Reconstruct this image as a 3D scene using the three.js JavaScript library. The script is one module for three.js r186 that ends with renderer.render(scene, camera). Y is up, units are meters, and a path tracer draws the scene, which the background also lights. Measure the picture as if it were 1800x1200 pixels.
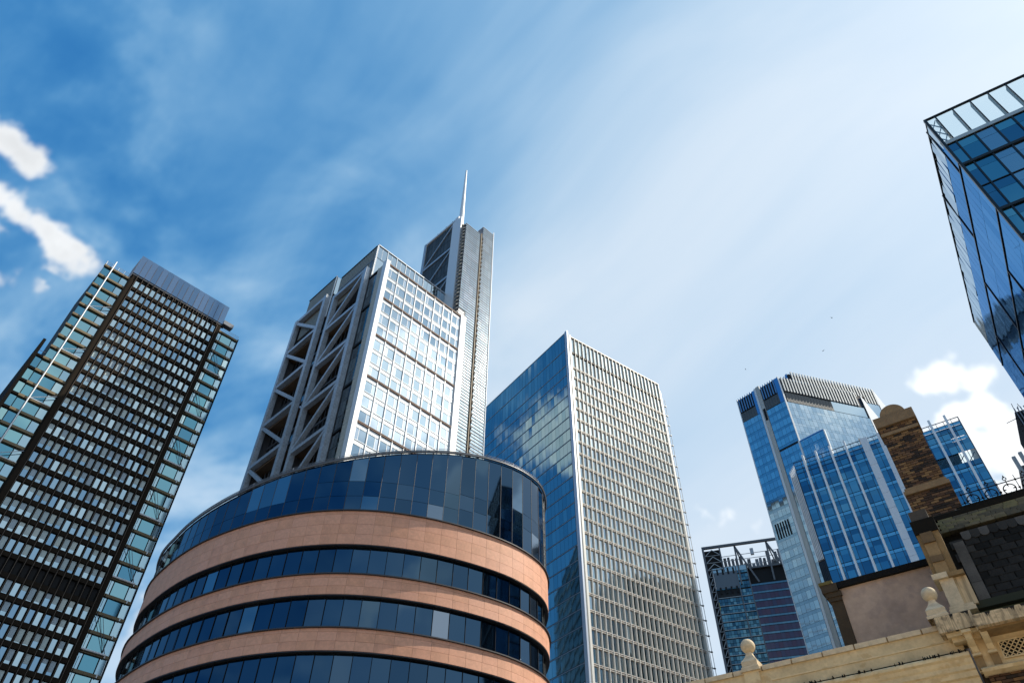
import * as THREE from 'three';
import { mergeGeometries } from 'three/addons/utils/BufferGeometryUtils.js';

// ------------------------------------------------------------------ camera, sky, sun, exposure
const D2R = Math.PI / 180;
const scene = new THREE.Scene();
const camera = new THREE.PerspectiveCamera(50.66, 1024 / 682, 0.1, 4000);
camera.position.set(0, 1.6, 0);
camera.rotation.order = 'XYZ';
camera.rotation.set(45.784 * D2R, 0, 0.762 * D2R);
camera.updateMatrixWorld(true);
const renderer = new THREE.WebGLRenderer({ antialias: true });
renderer.setSize(1024, 682);
renderer.toneMapping = THREE.LinearToneMapping;
renderer.toneMappingExposure = 1.12;
renderer.shadowMap.enabled = true;
renderer.shadowMap.type = THREE.PCFSoftShadowMap;

const SUN_AZ = 82 * D2R, SUN_EL = 47 * D2R;
const sunDir = new THREE.Vector3(Math.sin(SUN_AZ) * Math.cos(SUN_EL), Math.sin(SUN_EL), -Math.cos(SUN_AZ) * Math.cos(SUN_EL));

// seeded random and value noise
let seed = 20240611;
function rnd() { seed |= 0; seed = seed + 0x6D2B79F5 | 0; let t = Math.imul(seed ^ seed >>> 15, 1 | seed); t = t + Math.imul(t ^ t >>> 7, 61 | t) ^ t; return ((t ^ t >>> 14) >>> 0) / 4294967296; }
const rr = (a, b) => a + (b - a) * rnd();
const HT = new Float32Array(4096); for (let i = 0; i < 4096; i++) HT[i] = rnd();
const PT = new Uint16Array(8192); for (let i = 0; i < 4096; i++) PT[i] = i; for (let i = 4095; i > 0; i--) { const j = Math.floor(rnd() * (i + 1)); const t = PT[i]; PT[i] = PT[j]; PT[j] = t; } for (let i = 0; i < 4096; i++) PT[i + 4096] = PT[i];
function vn(x, y, z) {
  const xi = Math.floor(x), yi = Math.floor(y), zi = Math.floor(z);
  let fx = x - xi, fy = y - yi, fz = z - zi;
  fx = fx * fx * (3 - 2 * fx); fy = fy * fy * (3 - 2 * fy); fz = fz * fz * (3 - 2 * fz);
  const h = (a, b, c) => HT[PT[(PT[(PT[a & 4095] + b) & 4095] + c) & 4095]];
  const l = (a, b, t) => a + (b - a) * t;
  return l(l(l(h(xi, yi, zi), h(xi + 1, yi, zi), fx), l(h(xi, yi + 1, zi), h(xi + 1, yi + 1, zi), fx), fy),
    l(l(h(xi, yi, zi + 1), h(xi + 1, yi, zi + 1), fx), l(h(xi, yi + 1, zi + 1), h(xi + 1, yi + 1, zi + 1), fx), fy), fz);
}
function fbm(x, y, z, o = 5) { let s = 0, a = 0.5, n = 0; for (let i = 0; i < o; i++) { s += a * vn(x, y, z); n += a; a *= 0.52; x = x * 2.03 + 7.1; y = y * 2.03 + 3.7; z = z * 2.03 + 1.3; } return s / n; }
const sst = (a, b, x) => { const t = Math.min(1, Math.max(0, (x - a) / (b - a))); return t * t * (3 - 2 * t); };

function dirOf(az, el) { az *= D2R; el *= D2R; return [Math.sin(az) * Math.cos(el), Math.sin(el), -Math.cos(az) * Math.cos(el)]; }
// banks of fair-weather cumulus: azimuth, elevation (degrees from the view axis), half sizes along and across, tilt, strength
const BANKS = [
  [-54.9, 46.1, 4.0, 1.0, 0, 0.9], [-50.8, 43.0, 4.7, 1.2, 0, 0.95], [-51, 41.5, 2.2, 0.7, 0, 0.7], [-48.6, 38.7, 2.0, 0.9, 0, 0.42], [-63, 44.5, 5, 1.8, 0, 0.9], [-75.5, 38.2, 3.0, 2.3, 10, 0.85], [-84, 33, 3, 1.4, 0, 0.5],
  [38.9, 36.1, 1.7, 1.1, 0, 0.72], [41.4, 35.4, 1.6, 0.8, 0, 0.5], [39.6, 33.2, 2.6, 1.0, 0, 0.72], [41.5, 31.2, 3.6, 1.3, 0, 0.75], [44, 29.0, 6, 2.4, 0, 0.85], [39.5, 28.0, 3, 1.8, 0, 0.8], [52, 33, 6, 3, 0, 0.8], [20, 30.6, 2.2, 1.4, 0, 0.3], [-28.2, 21.8, 1.6, 2.2, 0, 0.6],
  [101, 41.5, 8, 4.2, 10, 1], [116, 38, 5, 2.6, -10, 0.9], [90, 33, 7, 3, 0, 0.8], [126, 44, 5, 2.2, 15, 0.8], [134, 33, 6, 2.6, 0, 0.8], [150, 39, 4, 2, 8, 0.8], [146, 28, 8, 3, 0, 0.8],
  [172, 27, 6, 2, 0, 0.5], [-160, 22, 7, 2, 10, 0.5], [-128, 17, 8, 2, 0, 0.5]];
const bankDirs = BANKS.map(([az, el, a, b, t, s]) => {
  const d = dirOf(az, el), A = az * D2R;
  const e = [Math.cos(A), 0, Math.sin(A)], u = [-d[1] * Math.sin(A), Math.cos(el * D2R), d[1] * Math.cos(A)];
  const ct = Math.cos(t * D2R), st = Math.sin(t * D2R);
  return { d, a: Math.tan(a * D2R), b: Math.tan(b * D2R), s, ex: e.map((v, i) => v * ct + u[i] * st), ey: u.map((v, i) => v * ct - e[i] * st) };
});
function skyColour(x, y, z, out) {
  if (y < -0.02) { const k = 0.1; out[0] = k * 1.1; out[1] = k; out[2] = k * 0.95; return; }
  const e = Math.max(0, y), g = x * sunDir.x + y * sunDir.y + z * sunDir.z;
  // thin high cloud: soft streaks that run up towards the sun side
  const p = 1 / (e + 0.25), cx = x * p, cz = z * p;
  const sx = cx * 0.62 + cz * 0.78, sy = -cx * 0.78 + cz * 0.62;
  const warp = fbm(cx * 1.3 + 5, 2.2, cz * 1.3, 3) - 0.5;
  const streak = fbm(sx * 0.9 + warp * 1.6, 1.7, sy * 3.8 + warp * 1.5, 6);
  const fine = fbm(cx * 13 + warp * 7, 9.3, cz * 13 + warp * 4, 6);
  let w = -5.35 + 6.8 * g + 0.75 * sst(0.56, 0.72, g) + 4.2 * (1 - e) + 7.6 * (1 - e) * (1 - e);
  w += (streak - 0.5) * 6.0 * sst(-0.1, 0.7, g) + (fine - 0.46) * 5.2 * sst(0.75, 0.15, g) * sst(0.35, 0.6, fbm(cx * 2 + 3, 4.4, cz * 2 + 8, 3)) * 1.6;
  w = 1 / (1 + Math.exp(-w));
  const wr = Math.pow(w, 1.24), wg = Math.pow(w, 0.88), wb = Math.pow(w, 0.72);
  const pl = 0.62 * (streak - 0.5); out[0] = 0.032 + (0.595 + pl * 0.62) * wr; out[1] = 0.18 + (0.585 + pl * 0.40) * wg; out[2] = 0.475 + (0.445 + pl * 0.16) * wb;
  // a soft aureole round the sun
  const a = Math.max(0, g), aur = 0.55 * Math.pow(a, 90) + 0.17 * Math.pow(a, 10);
  out[0] += aur; out[1] += aur * 0.97; out[2] += aur * 0.9;
  // cumulus
  let cov = 0;
  for (const b of bankDirs) {
    const dd = x * b.d[0] + y * b.d[1] + z * b.d[2]; if (dd < 0.6) continue;
    const u = (x * b.ex[0] + y * b.ex[1] + z * b.ex[2]) / dd / b.a, v = (x * b.ey[0] + y * b.ey[1] + z * b.ey[2]) / dd / b.b;
    const r2 = u * u + v * v; if (r2 < 4) cov = Math.max(cov, b.s * Math.exp(-r2 * 0.75));
  }
  if (cov > 0.02) {
    const q = 15, n = fbm(x * q, y * q, z * q, 6) * 0.55 + fbm(x * 44 + 4, y * 44, z * 44, 5) * 0.45;
    const dens = cov * 1.35 + (n - 0.5) * 3.0 - 0.42;
    const al = sst(0.0, 0.5, dens) * 0.97;
    if (al > 0) {
      const shade = 0.88 + 0.14 * sst(0.9, 0.2, dens) + 0.22 * (fbm(x * 22 + 9, y * 22 + 2, z * 22, 3) - 0.5);
      const br = (0.93 + 0.26 * sst(0.0, 0.9, g) + 0.9 * sst(0.86, 0.99, g)) * shade;
      out[0] += (br * 0.975 - out[0]) * al; out[1] += (br - out[1]) * al; out[2] += (br * 1.02 - out[2]) * al;
    }
  }
}
{
  const W = 2048, H = 1024, d = new Float32Array(W * H * 4), c = [0, 0, 0];
  for (let j = 0; j < H; j++) {
    const el = ((j + 0.5) / H - 0.5) * Math.PI, y = Math.sin(el), r = Math.cos(el);
    for (let i = 0; i < W; i++) {
      const ph = ((i + 0.5) / W - 0.5) * 2 * Math.PI;
      skyColour(Math.cos(ph) * r, y, Math.sin(ph) * r, c);
      const o = (j * W + i) * 4, k = 1 / 1.12; d[o] = c[0] * k; d[o + 1] = c[1] * k; d[o + 2] = c[2] * k; d[o + 3] = 1;
    }
  }
  const t = new THREE.DataTexture(d, W, H, THREE.RGBAFormat, THREE.FloatType);
  t.mapping = THREE.EquirectangularReflectionMapping; t.magFilter = THREE.LinearFilter; t.minFilter = THREE.LinearFilter; t.wrapS = THREE.RepeatWrapping; t.needsUpdate = true;
  scene.background = t; scene.environment = t;
}
const sun = new THREE.DirectionalLight(new THREE.Color().setRGB(1, 0.92, 0.78), 5.0);
sun.position.copy(sunDir).multiplyScalar(600); sun.target.position.set(0, 60, -120); sun.position.add(sun.target.position);
sun.castShadow = true; sun.shadow.mapSize.set(4096, 4096); sun.shadow.radius = 1;
Object.assign(sun.shadow.camera, { left: -320, right: 320, top: 320, bottom: -320, near: 1, far: 1400 });
scene.add(sun, sun.target);

// ------------------------------------------------------------------ helpers
const C3 = (r, g, b) => new THREE.Color().setRGB(r, g, b);
const std = (c, rough = 0.7, metal = 0, extra = {}) => new THREE.MeshStandardMaterial({ color: C3(...c), roughness: rough, metalness: metal, ...extra });
const phys = (c, o = {}) => new THREE.MeshPhysicalMaterial({ color: C3(...c), ...o });
const GC = new Map();
function BG(w, h, d) {   // a box with uv in metres, shared between equal pieces
  const k = w.toFixed(3) + '|' + h.toFixed(3) + '|' + d.toFixed(3); let g = GC.get(k);
  if (!g) {
    g = new THREE.BoxGeometry(w, h, d); const uv = g.attributes.uv;
    const dims = [[d, h], [d, h], [w, d], [w, d], [w, h], [w, h]];
    for (let f = 0; f < 6; f++) for (let i = 0; i < 4; i++) uv.setXY(f * 4 + i, uv.getX(f * 4 + i) * dims[f][0], uv.getY(f * 4 + i) * dims[f][1]);
    GC.set(k, g);
  }
  return g;
}
const taken = {};
function numbered(n) { const k = taken[n] = (taken[n] || 0) + 1; return k === 1 ? n : n + '_' + String(k - 1).padStart(3, '0'); }
function thing(name, label, category, O, a = 90, group) {   // a: bearing of the local x axis, clockwise from the view axis
  const g = new THREE.Group(); g.name = numbered(name); g.position.set(O[0], O[1], O[2]); g.rotation.y = (90 - a) * D2R;
  g.userData = { label, category }; if (group) g.userData.group = group;
  scene.add(g); g.updateMatrixWorld(true); return g;
}
function mesh(p, name, g, m) { const o = new THREE.Mesh(g, m); o.name = name; o.castShadow = o.receiveShadow = true; p.add(o); return o; }
function bx(p, name, m, x0, x1, y0, y1, z0, z1) { const o = mesh(p, name, BG(Math.abs(x1 - x0), Math.abs(y1 - y0), Math.abs(z1 - z0)), m); o.position.set((x0 + x1) / 2, (y0 + y1) / 2, (z0 + z1) / 2); return o; }
const V = (x, y, z) => new THREE.Vector3(x, y, z);
function bar(p, name, m, a, b, w, d, up = V(0, 0, 1)) {      // a beam from a to b, w across, d deep
  const L = a.distanceTo(b), o = mesh(p, name, BG(w, L, d), m), y = b.clone().sub(a).normalize(), x = y.clone().cross(up).normalize(), z = x.clone().cross(y);
  o.quaternion.setFromRotationMatrix(new THREE.Matrix4().makeBasis(x, y, z)); o.position.copy(a).add(b).multiplyScalar(0.5); return o;
}
const cylC = new Map();
function rod(p, name, m, a, b, r, r2 = r, seg = 8) {
  const L = a.distanceTo(b), k = [r, r2, L.toFixed(2), seg].join(); let g = cylC.get(k); if (!g) { g = new THREE.CylinderGeometry(r2, r, L, seg); cylC.set(k, g); }
  const o = mesh(p, name, g, m); o.quaternion.setFromUnitVectors(V(0, 1, 0), b.clone().sub(a).normalize()); o.position.copy(a).add(b).multiplyScalar(0.5); return o;
}
function boxGeo(x0, x1, y0, y1, z0, z1) { const g = BG(x1 - x0, y1 - y0, z1 - z0).clone(); g.translate((x0 + x1) / 2, (y0 + y1) / 2, (z0 + z1) / 2); return g; }
function prism(pts, y0, y1) {      // plan polygon [x, z] pulled up from y0 to y1
  const s = new THREE.Shape(pts.map(([x, z]) => new THREE.Vector2(x, -z))); const g = new THREE.ExtrudeGeometry(s, { depth: y1 - y0, bevelEnabled: false });
  g.rotateX(-Math.PI / 2); g.translate(0, y0, 0); return g;
}
const frus = new THREE.Matrix4().multiplyMatrices(camera.projectionMatrix, camera.matrixWorldInverse);
function rank(w) { const p = w.clone().applyMatrix4(frus); const inside = Math.abs(p.x) < 1.05 && Math.abs(p.y) < 1.05 && p.z < 1; return (inside ? 0 : 1e6) + w.distanceTo(camera.position); }
// alike pieces of one thing: the largest in view become parts of their own, the rest one part
function pieces(parent, name, specs, cap = 300, onEach) {
  parent.updateMatrixWorld(true);
  for (const s of specs) s.k = rank(V(...s.p).applyMatrix4(parent.matrixWorld));
  specs.sort((a, b) => a.k - b.k);
  const e = new THREE.Euler();
  for (const s of specs.slice(0, cap)) { const o = mesh(parent, name, s.g || BG(s.w, s.h, s.d), s.m); o.position.set(...s.p); if (s.r) o.rotation.set(...s.r); if (onEach) onEach(o, s); }
  const rest = specs.slice(cap); if (!rest.length) return;
  const m = rest[0].m.clone(); m.color.setRGB(1, 1, 1);
  const I = new THREE.InstancedMesh(new THREE.BoxGeometry(1, 1, 1), m, rest.length), M = new THREE.Matrix4(), q = new THREE.Quaternion();
  rest.forEach((s, i) => { e.set(...(s.r || [0, 0, 0])); q.setFromEuler(e); M.compose(V(...s.p), q, V(s.w, s.h, s.d)); I.setMatrixAt(i, M); I.setColorAt(i, s.m.color); });
  I.name = name; I.userData.kind = 'stuff'; I.castShadow = I.receiveShadow = true; parent.add(I);
}
const pick = a => a[Math.floor(rnd() * a.length)];
const jit = s => (rnd() + rnd() - 1) * s;

// small computed textures -------------------------------------------------
function noiseTex(size, metres, fn, srgb = true) {
  const d = new Uint8Array(size * size * 4), c = [0, 0, 0];
  for (let j = 0; j < size; j++) for (let i = 0; i < size; i++) { fn(i / size, j / size, c); const o = (j * size + i) * 4; for (let k = 0; k < 3; k++) d[o + k] = Math.max(0, Math.min(255, c[k] * 255)); d[o + 3] = 255; }
  const t = new THREE.DataTexture(d, size, size); t.wrapS = t.wrapT = THREE.RepeatWrapping; t.magFilter = THREE.LinearFilter; t.minFilter = THREE.LinearMipmapLinearFilter; t.generateMipmaps = true;
  if (srgb) t.colorSpace = THREE.SRGBColorSpace; t.repeat.set(1 / metres, 1 / metres); t.needsUpdate = true; return t;
}
// fbm on a lattice that wraps, so that the repeats join
function pv(x, y, per, s) { const xi = Math.floor(x), yi = Math.floor(y); let fx = x - xi, fy = y - yi; fx = fx * fx * (3 - 2 * fx); fy = fy * fy * (3 - 2 * fy); const h = (a, b) => HT[PT[(PT[(((a % per) + per) % per + s * 131) & 4095] + ((b % per) + per) % per) & 4095]]; return (h(xi, yi) * (1 - fx) + h(xi + 1, yi) * fx) * (1 - fy) + (h(xi, yi + 1) * (1 - fx) + h(xi + 1, yi + 1) * fx) * fy; }
const pn = (u, v, f, s, o = 4) => { let t = 0, a = 0.5, n = 0; for (let i = 0; i < o; i++) { t += a * pv(u * f, v * f, f, s + i); n += a; a *= 0.55; f *= 2; } return t / n; };
const mottle = noiseTex(256, 3.1, (u, v, c) => { const n = 0.86 + 0.26 * (pn(u, v, 9, 3, 5) - 0.5) + 0.12 * (rnd() - 0.5); c[0] = n; c[1] = n * 0.995; c[2] = n * 0.985; });
const stoneGrain = noiseTex(256, 1.7, (u, v, c) => { const n = 0.88 + 0.22 * (pn(u, v, 14, 8, 5) - 0.5) + 0.10 * (rnd() - 0.5); c[0] = n; c[1] = n * 0.99; c[2] = n * 0.97; });
const bumpGrain = noiseTex(256, 0.9, (u, v, c) => { const n = pn(u, v, 22, 5, 5); c[0] = c[1] = c[2] = n; }, false);

// materials ---------------------------------------------------------------
const M = {};
M.white = std([0.74, 0.75, 0.76], 0.38, 0.1);
M.steel = std([0.60, 0.665, 0.75], 0.4, 0.3, { map: mottle });
M.steelDark = std([0.16, 0.17, 0.19], 0.45, 0.5);
M.black = phys([0.010, 0.010, 0.011], { roughness: 0.6, specularIntensity: 0.4 });
M.interior = std([0.016, 0.02, 0.024], 0.85);
M.clear = phys([0.92, 0.97, 0.97], { roughness: 0.03, transmission: 1, thickness: 0, ior: 1.5 });
const matte = (c, extra = {}) => phys(c, { roughness: 0.95, specularIntensity: 0.2, ...extra });
const coat = (c, r = 0.04, m = 1) => std(c, r, m);     // coated façade glass: a tinted mirror

// ------------------------------------------------------------------ setting: ground
{
  const paving = std([0.50, 0.43, 0.34], 0.9, 0, { map: noiseTex(256, 6, (u, v, c) => { const n = 0.86 + 0.35 * (pn(u, v, 20, 2, 5) - 0.5) + 0.12 * (rnd() - 0.5); c[0] = c[1] = c[2] = n; }) });
  { const pg = new THREE.PlaneGeometry(70, 46); pg.rotateX(-Math.PI / 2); const u = pg.attributes.uv; for (let i = 0; i < 4; i++) u.setXY(i, u.getX(i) * 70, u.getY(i) * 46); const p = mesh(scene, 'pavement', pg, paving); p.position.set(0, 0.02, 2); p.rotation.y = -35 * D2R; p.userData = { kind: 'structure', label: 'pale stone pavement where the viewer stands', category: 'pavement' }; }
  const asphalt = std([0.085, 0.085, 0.088], 0.92);
  const g = new THREE.PlaneGeometry(5000, 5000); g.rotateX(-Math.PI / 2); const uv = g.attributes.uv; for (let i = 0; i < 4; i++) uv.setXY(i, uv.getX(i) * 5000, uv.getY(i) * 5000);
  const o = mesh(scene, 'ground', g, asphalt); o.userData = { kind: 'structure', label: 'dark asphalt ground below the towers', category: 'ground' };
}

// ------------------------------------------------------------------ dark bronze slab tower with glass bays (left edge of the view)
{
  const t = thing('slab_tower', 'dark bronze office tower with glazed side bays and blue metal crown, behind the round building', 'tower', [-91.157, 0, -108.878], 45.28); t.scale.setScalar(0.8875);
  const bronze = matte([0.024, 0.018, 0.013]), bronzeRib = std([0.085, 0.06, 0.042], 0.5, 0.2), dark = matte([0.010, 0.009, 0.008]), ochre = std([0.17, 0.125, 0.065], 0.55, 0.2);
  const F = 3.78, Y0 = 151.3, NR = 37;
  bx(t, 'core', M.interior, 1.0, 27.1, 0, 152.1, -30, -0.6);
  bx(t, 'side_pier', bronze, 0.9, 1.9, 0, 152.0, -0.6, 0.1); bx(t, 'side_pier', bronze, 26.1, 27.1, 0, 152.0, -0.6, 0.1);
  const gl = [[0.36, 0.48, 0.53], [0.28, 0.40, 0.48], [0.44, 0.55, 0.58], [0.20, 0.32, 0.42]].map(c => coat(c, 0.09));
  const blinds = [[0.42, 0.52, 0.51], [0.36, 0.46, 0.48], [0.50, 0.57, 0.53], [0.28, 0.38, 0.45]].map(c => phys(c, { roughness: 0.5, clearcoat: 1, clearcoatRoughness: 0.05 }));
  const w = [];
  for (let k = 0; k < NR; k++) {
    const yt = Y0 - k * F;
    if (k === 21) { for (let j = 0; j < 16; j++) bx(t, 'louvre', M.black, 2.15 + 1.5 * j, 3.35 + 1.5 * j, yt - 2.75, yt - 0.1, -0.6, -0.45); }
    else for (let j = 0; j < 16; j++) w.push({ w: 0.98, h: 2.7, d: 0.06, p: [2.75 + 1.5 * j, yt - 1.4, -0.36], r: [jit(0.012), jit(0.02), 0], m: pick(gl), b: rnd() < 0.7 ? rr(0.3, 0.95) : 0 });
    bx(t, 'spandrel', bronze, 1.96, 26.04, yt - F + 0.0, yt - 2.78, -0.6, 0.08);
  }
  bx(t, 'spandrel', dark, 1.96, 26.04, Y0 + 0.02, 152.55, -0.58, -0.1);
  pieces(t, 'window', w, 300, (o, s) => { if (s.b) { const h = 2.6 * s.b, b = mesh(o, 'blind', BG(0.9, Math.round(h * 5) / 5, 0.02), pick(blinds)); b.position.set(0, 1.31 - Math.round(h * 5) / 10, 0.045); } });
  for (let j = 0; j <= 16; j++) { bx(t, 'mullion_case', dark, 1.77 + 1.5 * j, 2.23 + 1.5 * j, 8, 152.4, -0.58, -0.02); bx(t, 'mullion', bronzeRib, 1.955 + 1.5 * j, 2.045 + 1.5 * j, 8, 152.5, -0.02, 0.34); }
  // crown screen
  const crown = [[0.115, 0.19, 0.30], [0.13, 0.205, 0.32], [0.10, 0.175, 0.285]].map(c => std(c, 0.22, 0.9));
  for (let j = 0; j < 17; j++) {
    const x = 0.42 + 1.572 * j;
    const p = mesh(t, 'crown_panel', BG(1.53, 7.1, 0.08), pick(crown)); p.position.set(x + 0.786, 156.3, 0.34); p.rotation.set(jit(0.008), jit(0.01), 0);
    bx(t, 'crown_rail', bronzeRib, x - 0.04, x + 0.04, 151, 158.3, 0.40, 0.5);
  }
  bx(t, 'crown_back', M.steelDark, 0.5, 27, 152.3, 159.6, -6, 0.2);
  // maintenance cradle on the roof edge
  { const c = bx(t, 'roof_cradle', M.steelDark, 27.2, 30.2, 153.0, 154.4, -1.2, 0.6); const a = mesh(c, 'jib', BG(0.5, 0.5, 3), M.steelDark); a.position.set(-1.2, -0.2, -1.2); const f = mesh(c, 'counterweight', BG(0.9, 1.9, 0.8), M.black); f.position.set(-1.3, -0.6, 0); }
  // glazed bays: x ranges of panes
  const teal = [[0.12, 0.30, 0.37], [0.10, 0.26, 0.35], [0.18, 0.37, 0.42], [0.24, 0.43, 0.46]].map(c => coat(c, 0.05)), tealPale = [[0.38, 0.52, 0.56], [0.30, 0.45, 0.52]].map(c => coat(c, 0.06));
  const bp = [];
  const bay = (xs, kTop, mats) => {
    for (let k = kTop; k < 35; k++) { const yb = 150.8 - F * (k + 1), h = F - 0.75;
      for (let i = 0; i < xs.length - 1; i++) bp.push({ w: xs[i + 1] - xs[i] - 0.14, h, d: 0.05, p: [(xs[i] + xs[i + 1]) / 2, yb + 0.42 + h / 2, -0.9], r: [jit(0.02), jit(0.03), 0], m: pick(mats[i]) }); }
  };
  bay([27.15, 28.3, 31.5, 33.0], 0, [tealPale, teal, tealPale]);
  bay([-6.0, -4.15, -1.15, 0.7], 0, [teal, teal, tealPale]);
  bay([-7.5, -6.05], 9, [teal]);
  pieces(t, 'bay_pane', bp, 300);
  bx(t, 'bay_back', M.interior, 27.12, 32.9, 0, 150.6, -20, -1.0); bx(t, 'bay_back', M.interior, -5.95, 0.95, 0, 150.6, -20, -1.0); bx(t, 'bay_back', M.interior, -7.5, -6.0, 0, 116.5, -20, -1.0);
  for (let k = 0; k < 36; k++) {
    const y = 150.8 - F * k;
    bx(t, 'floor_beam', ochre, 27.12, 33.05, y - 0.32, y + 0.28, -1.0, -0.45);
    bx(t, 'floor_beam', ochre, -6.15, 0.9, y - 0.32, y + 0.28, -1.0, -0.35);
    if (k >= 9) bx(t, 'floor_beam', dark, -7.6, -6.15, y - 0.3, y + 0.28, -1.0, -0.5);
    if (k > 0) rod(t, 'bracket', M.white, V(32.1, y - 0.35, -0.3), V(32.1, y + 0.35, -0.3), 0.13);
    if (k % 4 === 0 && k > 0) {
      rod(t, 'brace_tube', M.white, V(27.2, y + 0.15, -0.1), V(32.1, y + 0.15, -0.1), 0.2);
      rod(t, 'tie_rod', M.steelDark, V(27.4, y + 7.4, -0.3), V(31.9, y + 0.3, -0.3), 0.06); rod(t, 'tie_rod', M.steelDark, V(28.6, y + 7.4, -0.3), V(31.9, y + 0.3, -0.3), 0.06);
      rod(t, 'brace_tube', M.white, V(-4.1, y, 0), V(0.5, y, 0), 0.12); rod(t, 'tie_rod', M.steel, V(-4.1, y, 0), V(1.0, y + 3.4, -0.1), 0.09);
    }
  }
  for (const x of [28.3, 31.5, -1.15, -4.15]) bx(t, 'bay_mullion', dark, x - 0.09, x + 0.09, 12, 150.5, -0.95, -0.75);
  bx(t, 'edge_post', dark, 33.0, 33.25, 0, 151.4, -1.0, -0.4); bx(t, 'edge_post', dark, 26.95, 27.14, 0, 150.4, -0.62, 0.0); bx(t, 'edge_post', dark, 0.55, 1.1, 0, 151.0, -0.62, 0.1);
  for (let i = 0; i < 40; i++) { const y = 148.5 - i * 3.2; if (y > 20) rod(t, 'access_ladder', M.black, V(27.5, y, -0.3), V(27.5, y - 2.9, -0.3), 0.05); }
  rod(t, 'bay_column', M.white, V(-4.1, 20, 0.05), V(-4.1, 153.2, 0.05), 0.16); rod(t, 'bay_column', M.white, V(-5.9, 150, -1.6), V(-5.9, 153.4, -1.6), 0.13);
  for (const [x0, x1] of [[-5.9, 0.4], [27.3, 33]]) { for (const h of [0.45, 0.9, 1.3]) rod(t, 'roof_rail', M.steel, V(x0, 151.1 + h, -0.5), V(x1, 151.1 + h, -0.5), 0.035); for (let i = 0; i <= 4; i++) rod(t, 'rail_post', M.white, V(x0 + (x1 - x0) * i / 4, 151, -0.5), V(x0 + (x1 - x0) * i / 4, 152.4, -0.5), 0.03); }
  // lower wing with its dark gable wall
  bx(t, 'gable_wall', dark, -8.2, -7.55, 0, 121, -44, 0.1); bx(t, 'roof_rail', M.steelDark, -7.5, -6.2, 118.0, 118.06, -0.6, -0.5);
}

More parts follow.
